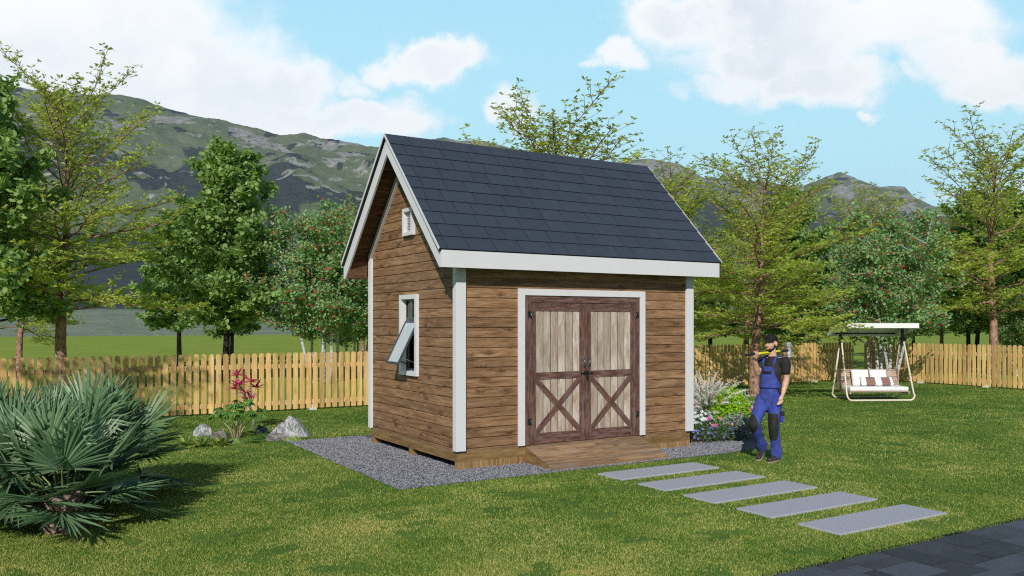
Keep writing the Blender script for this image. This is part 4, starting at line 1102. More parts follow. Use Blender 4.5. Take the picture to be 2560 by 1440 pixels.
# ---- flower bed right of the shed
M['blade'] = leaf_mat('ornamental_blade', (.10,.15,.05), (.34,.40,.16), .3)
M['plume'] = leaf_mat('pale_plume', (.80,.74,.68), (.97,.95,.92), .45, (1, 1, 1))
def fountain(x, y, lb, seed, n=34, sc=1.0):
    R = random.Random(seed); t = thing('fountain_grass', lb, 'ornamental grass', (x, y, 0), 0, 'fountain grasses beside the shed'); q = []; at = []; pq = []; pa = []
    for j in range(150):
        a = R.uniform(0, 6.28); inc = rad(R.uniform(40, 85)); d = V((math.cos(a)*math.cos(inc), math.sin(a)*math.cos(inc), math.sin(inc)))
        s_ = strip_leaf((R.uniform(-.07, .07), R.uniform(-.07, .07), 0), d, (-math.cos(a), -math.sin(a), .3), R.uniform(.45, .75)*sc, .010, 6, 1.0, .1); q += s_; at += [R.random()]*(len(s_)//4)
    for j in range(n):
        a = R.uniform(0, 6.28); inc = rad(R.uniform(52, 85)); d = V((math.cos(a)*math.cos(inc), math.sin(a)*math.cos(inc), math.sin(inc))); p = V((R.uniform(-.06, .06), R.uniform(-.06, .06), 0)); L = R.uniform(.6, .95)*sc; N_ = 22
        for m in range(N_):
            f = m/N_; d = (d-V((-math.cos(a)*.0, 0, .012+.11*f*f))).normalized(); d = (d+V((math.cos(a), math.sin(a), 0))*.06*f).normalized(); p2 = p+d*L/N_
            if f < .62:
                s2 = d.cross(V((0, 0, 1))).normalized()*.002; q += [p-s2, p+s2, p2+s2, p2-s2]; at.append(.5)
            else:
                w_ = .034*math.sin(math.pi*min(1, (f-.62)/.38*.8+.2))
                for b in range(15):
                    th_ = R.uniform(0, 6.28); s1 = d.orthogonal().normalized(); s2 = d.cross(s1); o = (s1*math.cos(th_)+s2*math.sin(th_)); e = p+o*w_+d*.03; c = o.cross(d)*.0036
                    pq += [p-c, p+c, e+c*.5, e-c*.5]; pa.append(R.random())
            p = p2
    leafy(None, 'blades', M['blade'], t, q, at); leafy(None, 'plumes', M['plume'], t, pq, pa)
fountain(5.50, 1.10, 'pale plumed fountain grass right behind the shed corner', 1, 130, 1.32)
fountain(6.05, 1.40, 'pale plumed fountain grass behind the bright yellow green shrub', 2, 90, 1.15)
def bush(name, lb, cat, x, y, rx, ry, h, n, mat, leaf, seed, flowers=None, lw=.5, shape='round', spikes=0, parent=None):
    R = random.Random(seed); rng = np.random.RandomState(seed); t = thing(name, lb, cat, (x, y, 0)); L = []; mb = MB()
    for j in range(n):
        a = R.uniform(0, 6.28); el_ = math.acos(R.uniform(.0, 1)); rr = R.uniform(.55, 1)**.5
        e = V((rx*rr*math.sin(el_)*math.cos(a), ry*rr*math.sin(el_)*math.sin(a), .04+h*rr*math.cos(el_)**.8+ (R.uniform(0, spikes) if R.random() < .3 else 0)))
        if j % 6 == 0: mb.tube([(e.x*.15, e.y*.15, -.02), (e.x*.6, e.y*.6, e.z*.5), tuple(e)], [.006, .004, .002], 3, caps=False)
        L.append((e, V((e.x, e.y, e.z)).normalized(), R.random()))
    v, k_, r_ = leaf_np(L, 8, .035, leaf, rng, shape, .8, .2, lw)
    mb.build('stem', plain('bush_stem', (.16,.11,.07), .8), t); link('foliage', np_mesh('foliage', v, k_, r_), mat, t)
    if flowers:
        for (fm, cnt, fs, zr, reg) in flowers:
            q = []; at = []
            for c in range(cnt):
                a = R.uniform(*reg); rr = R.uniform(.5, 1.05); p = V((rx*rr*math.cos(a), ry*rr*math.sin(a), h*R.uniform(*zr)))
                up = (V((math.cos(a)*.5-.25, math.sin(a)*.5-.4, .8))).normalized(); s1 = up.orthogonal().normalized(); s2 = up.cross(s1)
                for pt in range(6):
                    g = pt*1.047+c; d = s1*math.cos(g)+s2*math.sin(g); sd = up.cross(d)*fs*.28
                    q += [p, p+d*fs*.6+sd+up*fs*.15, p+d*fs+up*fs*.1, p+d*fs*.6-sd+up*fs*.15]; at.append(R.random())
            leafy(None, 'blossoms', fm, t, q, at)
    return t
fl = lambda n, a, b: leaf_mat(n, a, b, .3, (1, 1, 1))
M['yg'] = leaf_mat('lime_leaf', (.22,.44,.02), (.70,.92,.10), .45); M['silver'] = leaf_mat('silver_leaf', (.16,.22,.17), (.52,.58,.52), .2, (1, 1, 1)); M['dkgreen'] = leaf_mat('bed_leaf', (.04,.10,.03), (.16,.27,.08), .3)
M['fpink'] = fl('pink_petal', (.75,.16,.42), (.95,.38,.66)); M['fblue'] = fl('blue_petal', (.20,.20,.72), (.42,.44,.92)); M['fwhite'] = fl('white_petal', (.72,.80,.90), (.95,.96,.98)); M['fpurple'] = fl('purple_petal', (.35,.12,.6), (.6,.25,.8))
bush('lime_shrub', 'bright yellow green shrub in the flower bed', 'shrub', 5.62, .66, .36, .28, .70, 700, M['yg'], .045, 11, spikes=.14)
bush('silver_shrub', 'silvery grey shrub at the right end of the flower bed', 'shrub', 5.38, .26, .38, .28, .34, 560, M['silver'], .028, 12, [(M['fpink'], 3, .03, (.6, .9), (0, 6.28))], .4)
bush('white_flowers', 'clump of white star flowers against the shed corner', 'flowers', 4.86, .62, .27, .22, .44, 130, M['dkgreen'], .05, 13, [(M['fwhite'], 120, .036, (.55, 1.05), (0, 6.28))], .3, 'lance')
bush('blue_flowers', 'low blue flowers spilling over the gravel next to the shed', 'flowers', 4.52, .28, .34, .22, .22, 230, M['dkgreen'], .04, 14, [(M['fblue'], 60, .026, (.3, 1.1), (0, 6.28))], .3, 'lance')
bush('blue_flowers', 'low blue flowers below the silvery shrub', 'flowers', 4.98, .16, .30, .20, .20, 200, M['dkgreen'], .04, 15, [(M['fblue'], 44, .026, (.3, 1.1), (0, 6.28)), (M['fpurple'], 8, .03, (.7, 1.2), (0, 6.28))], .3, 'lance')
bush('pink_flowers', 'pink flowers at the back of the bed beside the man', 'flowers', 5.92, .48, .22, .2, .44, 90, M['dkgreen'], .045, 16, [(M['fpink'], 11, .05, (.75, 1.15), (0, 6.28))], .3, 'lance')
bush('pink_flowers', 'pink flowers between the white and the blue flowers', 'flowers', 4.98, .38, .17, .13, .30, 60, M['dkgreen'], .045, 17, [(M['fpink'], 12, .036, (.8, 1.2), (0, 6.28))], .3, 'lance')

# ================================================================== SWING SEAT
SWA = rad(-28); SWP = (13.30, 3.15, 0)
sw = thing('garden_swing', 'cream framed garden swing seat with white tilted canopy standing on the lawn', 'garden swing', SWP, SWA)
M['cream'] = plain('cream_tube', (.80,.70,.58), .35, .5, nz=.03); M['bracket'] = plain('dark_bracket', (.035,.035,.035), .5)
M['cloth'] = plain('white_cloth', (.86,.86,.87), .85, .2, nz=.01); M['canopy_grey'] = plain('canopy_cloth', (.80,.80,.80), .8, .2, nz=.02)
M['slatw'] = wood('swing_slats', (.38,.26,.20), (.50,.36,.29), (.60,.46,.38), 'X', along=2, across=20)
M['brownband'] = plain('brown_leather', (.27,.15,.125), .4, .5, nz=.1)
def u_frame(yb, wb, wt, yt, zt, r=.024):
    pts = [(-wt, yt, zt)]; rr = .13
    pts.append((-wb-(wt-wb)*.08, yb+(yt-yb)*.08+0, .024+rr*1.1))
    for i in range(1, 7):
        a = math.pi/2*i/6; pts.append((-wb+rr-rr*math.cos(a), yb, .024+rr-rr*math.sin(a)))
    for i in range(0, 7):
        a = math.pi/2*i/6; pts.append((wb-rr+rr*math.sin(a), yb, .024+rr-rr*math.cos(a)))
    pts.append((wb+(wt-wb)*.08, yb+(yt-yb)*.08, .024+rr*1.1)); pts.append((wt, yt, zt)); return pts
mb = MB(); mb.tube(u_frame(0, .96, .90, .46, 1.50), .024, 10); mb.build('front_frame', M['cream'], sw)
mb = MB(); mb.tube(u_frame(1.02, .90, .88, .56, 1.50), .024, 10); mb.build('rear_frame', M['cream'], sw)
for sx in (-.90, .90):
    mb = MB(); mb.tube([(sx, .51, 1.36), (sx, .51, 1.80)], .042, 8); mb.box(sx-.03, sx+.03, .40, .62, 1.46, 1.56); mb.build('bracket', M['bracket'], sw, .004)
    mb = MB(); mb.tube([(sx*.97, .50, 1.45), (sx*.955, .30, .40)], .006, 5); mb.build('chain', M['bracket'], sw)
    mb = MB(); mb.tube([(sx*.97, .54, 1.45), (sx*.955, .72, .72)], .006, 5); mb.build('chain', M['bracket'], sw)
# canopy: curved sheet with valances
def can(y): f = (y+.10)/1.18; return 1.905-.155*f-.10*f*f+.05*math.sin(math.pi*f)
mb = MB(); n = 12; ys = [-.10+1.18*i/n for i in range(n+1)]; vs = []
for y in ys:
    for x in (-1.02, 1.02): vs += [(x, y, can(y)), (x, y, can(y)-.012)]
fs = []
for i in range(n):
    b = i*4; fs += [(b, b+4, b+6, b+2), (b+1, b+3, b+7, b+5), (b, b+1, b+5, b+4), (b+2, b+6, b+7, b+3)]
fs += [(0, 2, 3, 1), (n*4, n*4+1, n*4+3, n*4+2)]
mb.add(vs, fs, 0, True); cn = fixn(mb.build('canopy', M['canopy_grey'], sw))
mb = MB(); mb.box(-1.02, 1.02, -.112, -.1005, 1.785, 1.905); mb.build('valance', M['cloth'], cn, .004)
mb = MB(); mb.box(-1.02, 1.02, 1.0805, 1.092, can(1.08)-.08, can(1.08)); mb.build('valance', M['canopy_grey'], cn, .004)
for sx in (-1.0215, 1.0205):
    mb = MB(); bot = lambda y: 1.785+(can(1.08)-.08-1.785)*(y+.10)/1.18
    mb.prism([(ys[0], bot(ys[0])), (ys[-1], bot(ys[-1]))]+[(y, can(y)-.001) for y in ys[::-1]], 0, sx, sx+.001+.004*(1 if sx > 0 else -1)); fixn(mb.build('valance', M['canopy_grey'], cn))
for y in (-.06, .5, 1.04):
    mb = MB(); mb.tube([(-1.0, y, can(y)-.03), (1.0, y, can(y)-.03)], .014, 8); mb.build('canopy_bar', M['bracket'], cn)
# bench
mb = MB()
for i in range(9): mb.box(-.86, .86, .60+.018*i, .618+.018*i, .33+.047*i, .33+.047*i+.042)
mb.build('backrest', M['slatw'], sw, .002)
mb = MB(); mb.box(-.865, -.83, .625, .80, .24, .76); mb.build('backrest_post', M['slatw'], sw); mb = MB(); mb.box(.83, .865, .625, .80, .24, .76); mb.build('backrest_post', M['slatw'], sw)
mb = MB()
for i in range(7): mb.box(-.86, .86, .06+.082*i, .06+.082*i+.07, .215, .238)
mb.box(-.86, -.82, .06, .64, .17, .2145); mb.box(.82, .86, .06, .64, .17, .2145); mb.build('bench_seat', M['slatw'], sw, .003)
mb = MB(); mb.box(-.84, .84, .07, .60, .242, .345); o = mb.build('seat_cushion', M['cloth'], sw, .03)
mb = MB(); mb.tube([(.78, .2, .17), (.70, .55, .06)], .016, 6); mb.build('seat_strut', M['cream'], sw)
sw.scale = (.88, .95, 1)
SWM = Matrix.Translation(V(SWP)) @ Matrix.Rotation(SWA, 4, 'Z')
def pillow(x, y, z, wd, ht, tilt, yaw, label, band=False):
    bm = bmesh.new(); n = 12; vs = {}
    for s_ in (1, -1):
        for i in range(n+1):
            for j in range(n+1):
                a = -1+2*i/n; b = -1+2*j/n; e = (1-a**4)*(1-b**4)
                if s_ == -1 and (i in (0, n) or j in (0, n)): vs[s_, i, j] = vs[1, i, j]; continue
                pin = 1-.06*(1-abs(b))*abs(a)**3; pin2 = 1-.06*(1-abs(a))*abs(b)**3
                vs[s_, i, j] = bm.verts.new((a*wd/2*pin2, s_*(.055*e**.5), b*ht/2*pin))
        for i in range(n):
            for j in range(n):
                f = [vs[s_, i, j], vs[s_, i+1, j], vs[s_, i+1, j+1], vs[s_, i, j+1]]
                if s_ == 1: f = f[::-1]
                try: bm.faces.new(f).smooth = True
                except ValueError: pass
    me = bpy.data.meshes.new('pillow'); bm.to_mesh(me); bm.free(); me.materials.append(M['cloth'])
    if band:
        me.materials.append(M['brownband'])
        for p in me.polygons:
            if abs(p.center.x) < .11: p.material_index = 1
    o = bpy.data.objects.new('pillow', me); C.objects.link(o)
    o.matrix_world = SWM @ Matrix.Translation((x*.88, y*.95, z)) @ Euler((rad(tilt), 0, rad(yaw))).to_matrix().to_4x4()
    return setp(o, label, 'pillow', 'pillows on the swing seat')
pillow(-.30, .56, .545, .45, .42, -16, 0, 'large plain white pillow at the left of the swing backrest')
pillow(.23, .56, .545, .45, .42, -16, 0, 'large plain white pillow at the right of the swing backrest')
pillow(-.10, .42, .46, .47, .23, -24, 0, 'smaller white pillow with brown band, left one in front on the swing', True)
pillow(.33, .41, .455, .47, .23, -28, 6, 'smaller white pillow with brown band, right one in front on the swing', True)

# ================================================================== MAN
SC = .0056
MX, MY = 4.070, -1.552
man = thing('person', 'bearded man in black cap and blue bib overalls walking with a sledgehammer on his shoulder', 'person', (MX, MY, 0), -YAW)
def Q(u, v, y=0): return V(((u-1925)*SC, y, (1153.5-v)*SC))
def cap_(bm, a, b, ra, rb, fl=None, seg=16):
    """tapered capsule from a to b; fl=(axis vector, factor) flattens"""
    a, b = V(a), V(b); d = b-a; L = max(d.length, 1e-4); dn = d.normalized() if d.length > 1e-4 else V((0, 0, 1))
    rot = dn.to_track_quat('Z', 'Y').to_matrix().to_4x4()
    rings = [(-1+i/5, 0) for i in range(6)]+[(0, 1)]+[(i/5, 1) for i in range(1, 6)]; vs = []
    prof = []
    for i in range(6): t_ = -math.pi/2+math.pi/2*i/5; prof.append((ra*math.cos(t_), ra*math.sin(t_)))
    for i in range(6): t_ = math.pi/2*i/5; prof.append((rb*math.cos(t_), L+rb*math.sin(t_)))
    grid = []
    for (r_, z_) in prof:
        row = []
        for j in range(seg):
            th_ = 2*math.pi*j/seg; p = rot @ V((max(r_, 1e-4)*math.cos(th_), max(r_, 1e-4)*math.sin(th_), z_)); p = p+a
            if fl:
                c = a.lerp(b, min(1, max(0, z_/L))); o = p-c; ax = fl[0].normalized(); o = o-ax*o.dot(ax)*(1-fl[1]); p = c+o
            row.append(bm.verts.new(p))
        grid.append(row)
    for i in range(len(grid)-1):
        for j in range(seg): bm.faces.new((grid[i][j], grid[i][(j+1) % seg], grid[i+1][(j+1) % seg], grid[i+1][j]))
    bm.faces.new(grid[0][::-1]); bm.faces.new(grid[-1])
def ell(bm, c, r, R3=None):
    m = Matrix.Translation(V(c)) @ ((R3 or Matrix.Identity(3)).to_4x4()) @ Matrix.Diagonal((*r, 1)); bmesh.ops.create_icosphere(bm, subdivisions=3, radius=1, matrix=m)
def remeshed(name, fn, vox, mat, parent, smooth=6, fac=.5):
    bm = bmesh.new(); fn(bm); me = bpy.data.meshes.new(name+'_src'); bm.to_mesh(me); bm.free()
    o = bpy.data.objects.new(name+'_src', me); C.objects.link(o)
    m = o.modifiers.new('r', 'REMESH'); m.mode = 'VOXEL'; m.voxel_size = vox
    m = o.modifiers.new('s', 'SMOOTH'); m.iterations = smooth; m.factor = fac
    dg = bpy.context.evaluated_depsgraph_get(); me2 = bpy.data.meshes.new_from_object(o.evaluated_get(dg)); me2.name = name
    bpy.data.objects.remove(o); bpy.data.meshes.remove(me)
    for p in me2.polygons: p.use_smooth = True
    me2.materials.clear(); return link(name, me2, mat, parent)
FD = V((-.78, -.63, 0)).normalized(); LD = V((.63, -.78, 0)).normalized()   # facing, his left
HC = Q(1931.5, 864, .0); FH = V((-.72, -.69, 0)).normalized(); LH = V((.69, -.72, 0)).normalized(); RH = Matrix((LH, -FH, V((0, 0, 1)))).transposed()
h = lambda x, f, z: HC+LH*x+FH*f+V((0, 0, z))   # head coordinates: his left, forward, up
SH_L = Q(1961, 907, -.115); SH_R = Q(1914, 908, .12); NK = Q(1937, 895, .015)
EL_R = Q(1895.5, 936, -.045); WR_R = Q(1880.5, 898, -.185); HD_R = Q(1878.5, 887, -.20)
EL_L = Q(1965, 949, -.10); WR_L = Q(1951, 985, -.185); HD_L = Q(1946, 997, -.205)
PEL = Q(1928, 997, 0); HP_L = Q(1939, 1003, -.07); HP_R = Q(1915, 1003, .07)
KN_L = Q(1932, 1067, -.135); AN_L = Q(1942, 1140, -.06); KN_R = Q(1883, 1060, -.15); AN_R = Q(1916, 1126, .11)
HA, HB = Q(1851, 889, -.36), Q(1992, 880, .27)      # hammer axis
HAX = (HB-HA).normalized()
def skin(bm):
    # skull, jaw, face
    ell(bm, h(0, -.008, .035), (.076, .094, .088), RH); ell(bm, h(0, .022, -.035), (.060, .066, .072), RH)
    cap_(bm, h(0, .055, -.082), h(0, .03, -.075), .026, .036); ell(bm, h(0, .060, .0), (.052, .030, .060), RH)
    cap_(bm, h(0, .090, .010), h(0, .104, -.024), .008, .0125); ell(bm, h(.012, .098, -.028), (.009, .009, .007), RH); ell(bm, h(-.012, .098, -.028), (.009, .009, .007), RH)
    cap_(bm, h(-.017, .087, -.053), h(.017, .087, -.053), .0085, .0085); cap_(bm, h(-.013, .086, -.063), h(.013, .086, -.063), .009, .009)
    cap_(bm, h(-.034, .077, .030), h(.034, .077, .030), .009, .009)
    for s_ in (-1, 1):
        ell(bm, h(s_*.038, .066, -.018), (.02, .018, .02), RH)
        ell(bm, h(s_*.080, -.008, -.002), (.010, .020, .032), RH); ell(bm, h(s_*.084, -.018, .010), (.010, .013, .018), RH)
    cap_(bm, h(0, -.02, -.05), NK+V((0, 0, -.02)), .052, .060)
    cap_(bm, NK+V((0, 0, -.03)), Q(1935, 925, 0), .065, .10, (FD, .75)); cap_(bm, NK+V((0, 0, -.03)), SH_L, .05, .05); cap_(bm, NK+V((0, 0, -.03)), SH_R, .05, .05)
    cap_(bm, Q(1935, 925, 0), Q(1930, 975, 0), .10, .10, (FD, .75)); cap_(bm, Q(1930, 975, 0), PEL, .10, .12, (FD, .8))
    for a, e, w_ in ((SH_L, EL_L, WR_L), (SH_R, EL_R, WR_R)):
        cap_(bm, a, a.lerp(e, .5), .045, .047); cap_(bm, a.lerp(e, .45), e, .047, .040); cap_(bm, e, e.lerp(w_, .3), .041, .045); cap_(bm, e.lerp(w_, .3), w_, .045, .027)
    for a, k, n_ in ((HP_L, KN_L, AN_L), (HP_R, KN_R, AN_R)):
        cap_(bm, a, k, .082, .055); cap_(bm, k, n_, .052, .036)
    # relaxed left hand
    d = (HD_L-WR_L).normalized(); cap_(bm, WR_L, HD_L, .027, .032, (V((1, -.2, 0)), .75))
    side = V((.8, -.45, .1)).normalized()
    for i, L in enumerate((.058, .066, .062, .050)):
        b = HD_L+d*.022+side*(-.026+.0175*i)+V((0, 0, -.004)); m = b+(d*.75+V((-.25, 0, -.3))).normalized()*L*.55; e = m+(d*.4+V((-.45, .15, -.6))).normalized()*L*.5
        cap_(bm, b, m, .0092, .0085); cap_(bm, m, e, .0085, .0072)
    b = WR_L.lerp(HD_L, .5)+V((-.022, -.012, 0)); m = b+V((-.022, -.01, -.030)); cap_(bm, b, m, .012, .0105); cap_(bm, m, m+V((-.004, -.002, -.030)), .010, .008)
    # right hand wrapped round the handle
    g = HA+HAX*((HD_R-HA).dot(HAX)); up = V((0, 0, 1)); out = HAX.cross(up).normalized()      # out points away from camera or toward
    if out.y > 0: out = -out
    palm = g-up*.030+out*.004; cap_(bm, WR_R, palm+up*-.012, .027, .030); cap_(bm, palm-HAX*.030, palm+HAX*.030, .021, .021)
    for i in range(4):
        c = g+HAX*(-.033+.0215*i); pts = [c-up*.030+out*.022, c+out*.034-up*.004, c+out*.026+up*.024, c+up*.033-out*.004]
        if i == 3: pts = [p-up*.002 for p in pts]
        for a_, b_ in zip(pts, pts[1:]): cap_(bm, a_, b_, .0098, .0092)
    cap_(bm, palm+HAX*.034, g+HAX*.05-out*.026-up*.004, .0125, .011); cap_(bm, g+HAX*.05-out*.026-up*.004, g+HAX*.042-out*.020+up*.026, .0105, .009)
t = NT('skin', .5, .4); n = t.noise(t.obj(), 14, 4); t.col(t.ramp(n, [(.3, (.56,.32,.22)), (.7, (.72,.45,.32))])); t.b.inputs['Subsurface Weight'].default_value = .08; M['skin'] = t.mat
body = remeshed('body', skin, .0062, M['skin'], man, 5)
M['hair'] = plain('dark_beard', (.035,.022,.016), .9, .1, nz=.3, scale=60); M['tee'] = plain('black_tee', (.026,.024,.024), .75, .3, nz=.15, scale=9)
M['blue'] = plain('blue_denim', (.050,.075,.33), .8, .25, nz=.14, scale=13, bump=.9); M['patch'] = plain('black_patch', (.022,.021,.02), .75, .3, nz=.12)
M['dblue'] = plain('dark_blue_pocket', (.042,.058,.33), .8, .25)
def beard(bm):
    cap_(bm, h(0, .060, -.088), h(0, .034, -.084), .026, .034)
    for s_ in (-1, 1):
        cap_(bm, h(s_*.010, .068, -.084), h(s_*.050, .024, -.056), .022, .0195); cap_(bm, h(s_*.050, .024, -.056), h(s_*.067, .0, -.008), .0165, .011)
        cap_(bm, h(s_*.026, .077, -.062), h(s_*.030, .074, -.046), .0075, .006)
    cap_(bm, h(-.020, .0925, -.0435), h(.020, .0925, -.0435), .0048, .0048)
remeshed('beard', beard, .0045, M['hair'], man, 3)
def hairf(bm): ell(bm, h(0, -.022, .012), (.079, .078, .070), RH)
remeshed('hair', hairf, .008, M['hair'], man, 2)
M['eyew'] = plain('eye_white', (.75,.73,.70), .3); M['iris'] = plain('eye_dark', (.03,.02,.015), .2)
for s_ in (-1, 1):
    bm = bmesh.new(); ell(bm, h(s_*.029, .0795, .008), (.0125, .0085, .0075), RH); me = bpy.data.meshes.new('eye'); bm.to_mesh(me); bm.free(); e_ = link('eye', me, M['eyew'], man)
    bm = bmesh.new(); ell(bm, h(s_*.029+.001, .0865, .008), (.0052, .003, .0056), RH); me = bpy.data.meshes.new('iris'); bm.to_mesh(me); bm.free(); link('iris', me, M['iris'], e_)
    mb = MB(); mb.tube([h(s_*.013, .0925, .0215), h(s_*.030, .0925, .0265), h(s_*.045, .080, .0225)], [.0035, .0042, .0025], 6); mb.build('eyebrow', M['hair'], man)
# cap
M['capm'] = plain('black_cap', (.012,.012,.013), .8, .25, nz=.1)
def capf(bm):
    ell(bm, h(0, -.010, .066), (.087, .104, .080), RH)
def cut_below(o, z0, slope):
    bm = bmesh.new(); bm.from_mesh(o.data); bmesh.ops.bisect_plane(bm, geom=bm.verts[:]+bm.edges[:]+bm.faces[:], plane_co=h(0, 0, z0), plane_no=(V((0, 0, 1))+FH*slope), clear_inner=True)
    bm.to_mesh(o.data); bm.free()
cp = remeshed('cap', capf, .007, M['capm'], man, 3); cut_below(cp, .052, -.10)
so_ = cp.modifiers.new('solid', 'SOLIDIFY'); so_.thickness = .004
mb = MB(); vs = []; nn_ = 12
for k_ in range(nn_+1):
    a = -1.15+2.3*k_/nn_; i_ = h(.083*math.sin(a), -.008+.096*math.cos(a), .057+.01*math.cos(a)); o_ = h(.086*math.sin(a)*1.0, -.008+.096*math.cos(a)+.060*max(0, math.cos(a*1.05))**.6, .062-.022*abs(math.sin(a))-.004)
    vs += [i_, o_, i_-V((0, 0, .005)), o_-V((0, 0, .005))]
fs = []
for k_ in range(nn_): b = k_*4; fs += [(b, b+1, b+5, b+4), (b+2, b+6, b+7, b+3), (b+1, b+3, b+7, b+5)]
mb.add(vs, fs, 0, True); fixn(mb.build('cap_brim', M['capm'], cp))
# T-shirt
def tee(bm):
    cap_(bm, Q(1936, 914, .005), Q(1935, 932, 0), .118, .137, (FD, .80)); cap_(bm, Q(1935, 932, 0), Q(1930, 985, 0), .137, .124, (FD, .80))
    cap_(bm, NK+V((0, 0, -.055)), SH_L+V((0, 0, -.008)), .062, .064); cap_(bm, NK+V((0, 0, -.055)), SH_R+V((0, 0, -.008)), .062, .064); cap_(bm, NK+V((0, 0, -.02)), NK+V((0, 0, -.06)), .066, .085)
    cap_(bm, SH_L, SH_L.lerp(EL_L, .56), .070, .062); cap_(bm, SH_R, SH_R.lerp(EL_R, .52), .068, .060)
tee_o = remeshed('shirt', tee, .009, M['tee'], man, 4)
def cutplane(o, co, no, inner=True):
    bm = bmesh.new(); bm.from_mesh(o.data); bmesh.ops.bisect_plane(bm, geom=bm.verts[:]+bm.edges[:]+bm.faces[:], plane_co=co, plane_no=no, clear_inner=inner, clear_outer=not inner); bm.to_mesh(o.data); bm.free()
# overalls
def trousers(bm):
    cap_(bm, Q(1929, 962, 0), PEL, .138, .150, (FD, .82)); cap_(bm, PEL, Q(1927, 1012, 0), .150, .13, (FD, .85))
    for a, k, n_, rk in ((HP_L, KN_L, AN_L, .074), (HP_R, KN_R, AN_R, .076)):
        cap_(bm, a, k, .100, rk); m = k.lerp(n_, .5); cap_(bm, k, m, rk, .068); cap_(bm, m, n_, .068, .070)
        for q_ in range(3): cap_(bm, n_+(k-n_)*(.07+.07*q_)+V((-.02, 0, 0)), n_+(k-n_)*(.07+.07*q_)+V((.02, 0, .012)), .064, .062)
tro = remeshed('overalls', trousers, .0105, M['blue'], man, 4)
# bib: a shell in front of the chest
cc_ = Q(1935, 930, 0)
def shell(name, zs, wf, off, mat, parent, cfn, thick=.012, nx=14):
    """curved cloth panel on the chest: zs list of (v_px), wf half width fn in radians, cfn(v)-> (centre, rx, ry)"""
    mb = MB(); vs = []; nz = len(zs)
    for v_ in zs:
        c, rx, ry = cfn(v_); w_ = wf(v_)
        for i in range(nx+1):
            a = w_[0]+(w_[1]-w_[0])*i/nx; vs.append(c+LD*rx*math.sin(a)+FD*ry*math.cos(a))
    k_ = nx+1; fs = [(j*k_+i, j*k_+i+1, (j+1)*k_+i+1, (j+1)*k_+i) for j in range(nz-1) for i in range(nx)]
    mb.add(vs, fs, 0, True); o = mb.build(name, mat, parent); s_ = o.modifiers.new('s', 'SOLIDIFY'); s_.thickness = thick; s_.offset = 0; return o
def chest(v_, e=0):
    f = np.interp(v_, [905, 932, 965, 1000], [.120, .150, .142, .150]); g = np.interp(v_, [905, 932, 965, 1000], [.100, .123, .120, .127]); u_ = np.interp(v_, [905, 932, 965, 1000], [1936, 1935, 1930, 1928])
    return Q(u_, v_, 0), f+e, g+e
vz = [919+(966-919)*i/9 for i in range(10)]
bib = shell('bib', vz, lambda v_: (-np.interp(v_, [919, 935, 950, 966], [.70, .78, 1.15, 1.9]), np.interp(v_, [919, 935, 950, 966], [.66, .74, 1.1, 1.9])), 0, M['blue'], man, lambda v_: chest(v_, .004))
shell('chest_pocket', [930, 933, 937], lambda v_: (-.40, .42), 0, M['patch'], bib, lambda v_: chest(v_, .012), .006)
shell('waistband', [963, 966, 969, 972], lambda v_: (-3.14, 3.14), 0, M['blue'], man, lambda v_: chest(v_, .008), .010, 30)
for sg in (-1, 1):
    base, rx, ry = chest(920, .006); a = .60*sg; p0 = base+LD*rx*math.sin(a)+FD*ry*math.cos(a); sh = (SH_L if sg > 0 else SH_R); top = NK.lerp(sh, .52)+V((0, 0, .048)); mid = p0.lerp(top, .55)+FD*.045+V((0, 0, .01)); bk = NK.lerp(sh, .35)-FD*.115+V((0, 0, -.12))
    mb = MB(); P_ = [p0, p0.lerp(mid, .5)+FD*.010, mid, mid.lerp(top, .5)+FD*.022+V((0, 0, .012)), top+V((0, 0, .006)), top.lerp(bk, .5)-FD*.03+V((0, 0, .03)), bk]; vs = []; 
    for q_ in P_: vs += [q_-LD*.019, q_+LD*.019]
    mb.add(vs, [(2*i, 2*i+1, 2*i+3, 2*i+2) for i in range(len(P_)-1)], 0, True); o = mb.build('strap', M['blue'], man); s_ = o.modifiers.new('s', 'SOLIDIFY'); s_.thickness = .010; s_.offset = 0
    mb = MB(); mb.obox(p0+V((0, 0, .012))+FD*.008, (.034, .010, .045), Matrix((LD, -FD, V((0, 0, 1)))).transposed()); mb.build('buckle', plain('buckle_metal', (.12,.13,.17), .35, .5, .6), o, .003)
# knee pads, pockets
def knee(a, k, n_, ra, rk, rm):
    def f(bm): cap_(bm, k.lerp(a, .42), k, ra, rk); cap_(bm, k, k.lerp(n_, .44), rk, rm)
    return f
for a, k, n_, fdir in ((HP_L, KN_L, AN_L, FD), (HP_R, KN_R, AN_R, (FD+V((-.5, 0, 0))).normalized())):
    o = remeshed('knee_pad', knee(a, k, n_, .0895, .0790, .0735), .0085, M['patch'], man, 3)
    d1 = (a-k).normalized(); d2 = (n_-k).normalized()
    cutplane(o, k+d1*.19, -d1); cutplane(o, k+d2*.17, -d2); cutplane(o, k+(fdir*.004), fdir)
for (pu, pv, py, rr) in ((1948, 976, -.14, 38),):
    mb = MB(); c = Q(pu-3, pv+3, -.128); mb.obox(c, (.018, .012, .085), Matrix.Rotation(rad(-32), 3, 'Y')); mb.build('pocket_edge', M['patch'], man, .003)
mb = MB(); mb.obox(Q(1936, 1004, -.168), (.105, .016, .19), Matrix.Rotation(rad(4), 3, 'Y')); mb.build('front_pocket', M['dblue'], man, .006)
mb = MB(); c = HP_L.lerp(KN_L, .62)+V((.082, -.045, 0)); mb.obox(c, (.045, .07, .15)); cpk = mb.build('thigh_pocket', M['dblue'], man, .01)
mb = MB(); mb.obox(c+V((.003, -.004, .052)), (.052, .078, .06)); mb.build('pocket_flap', M['patch'], cpk, .008)
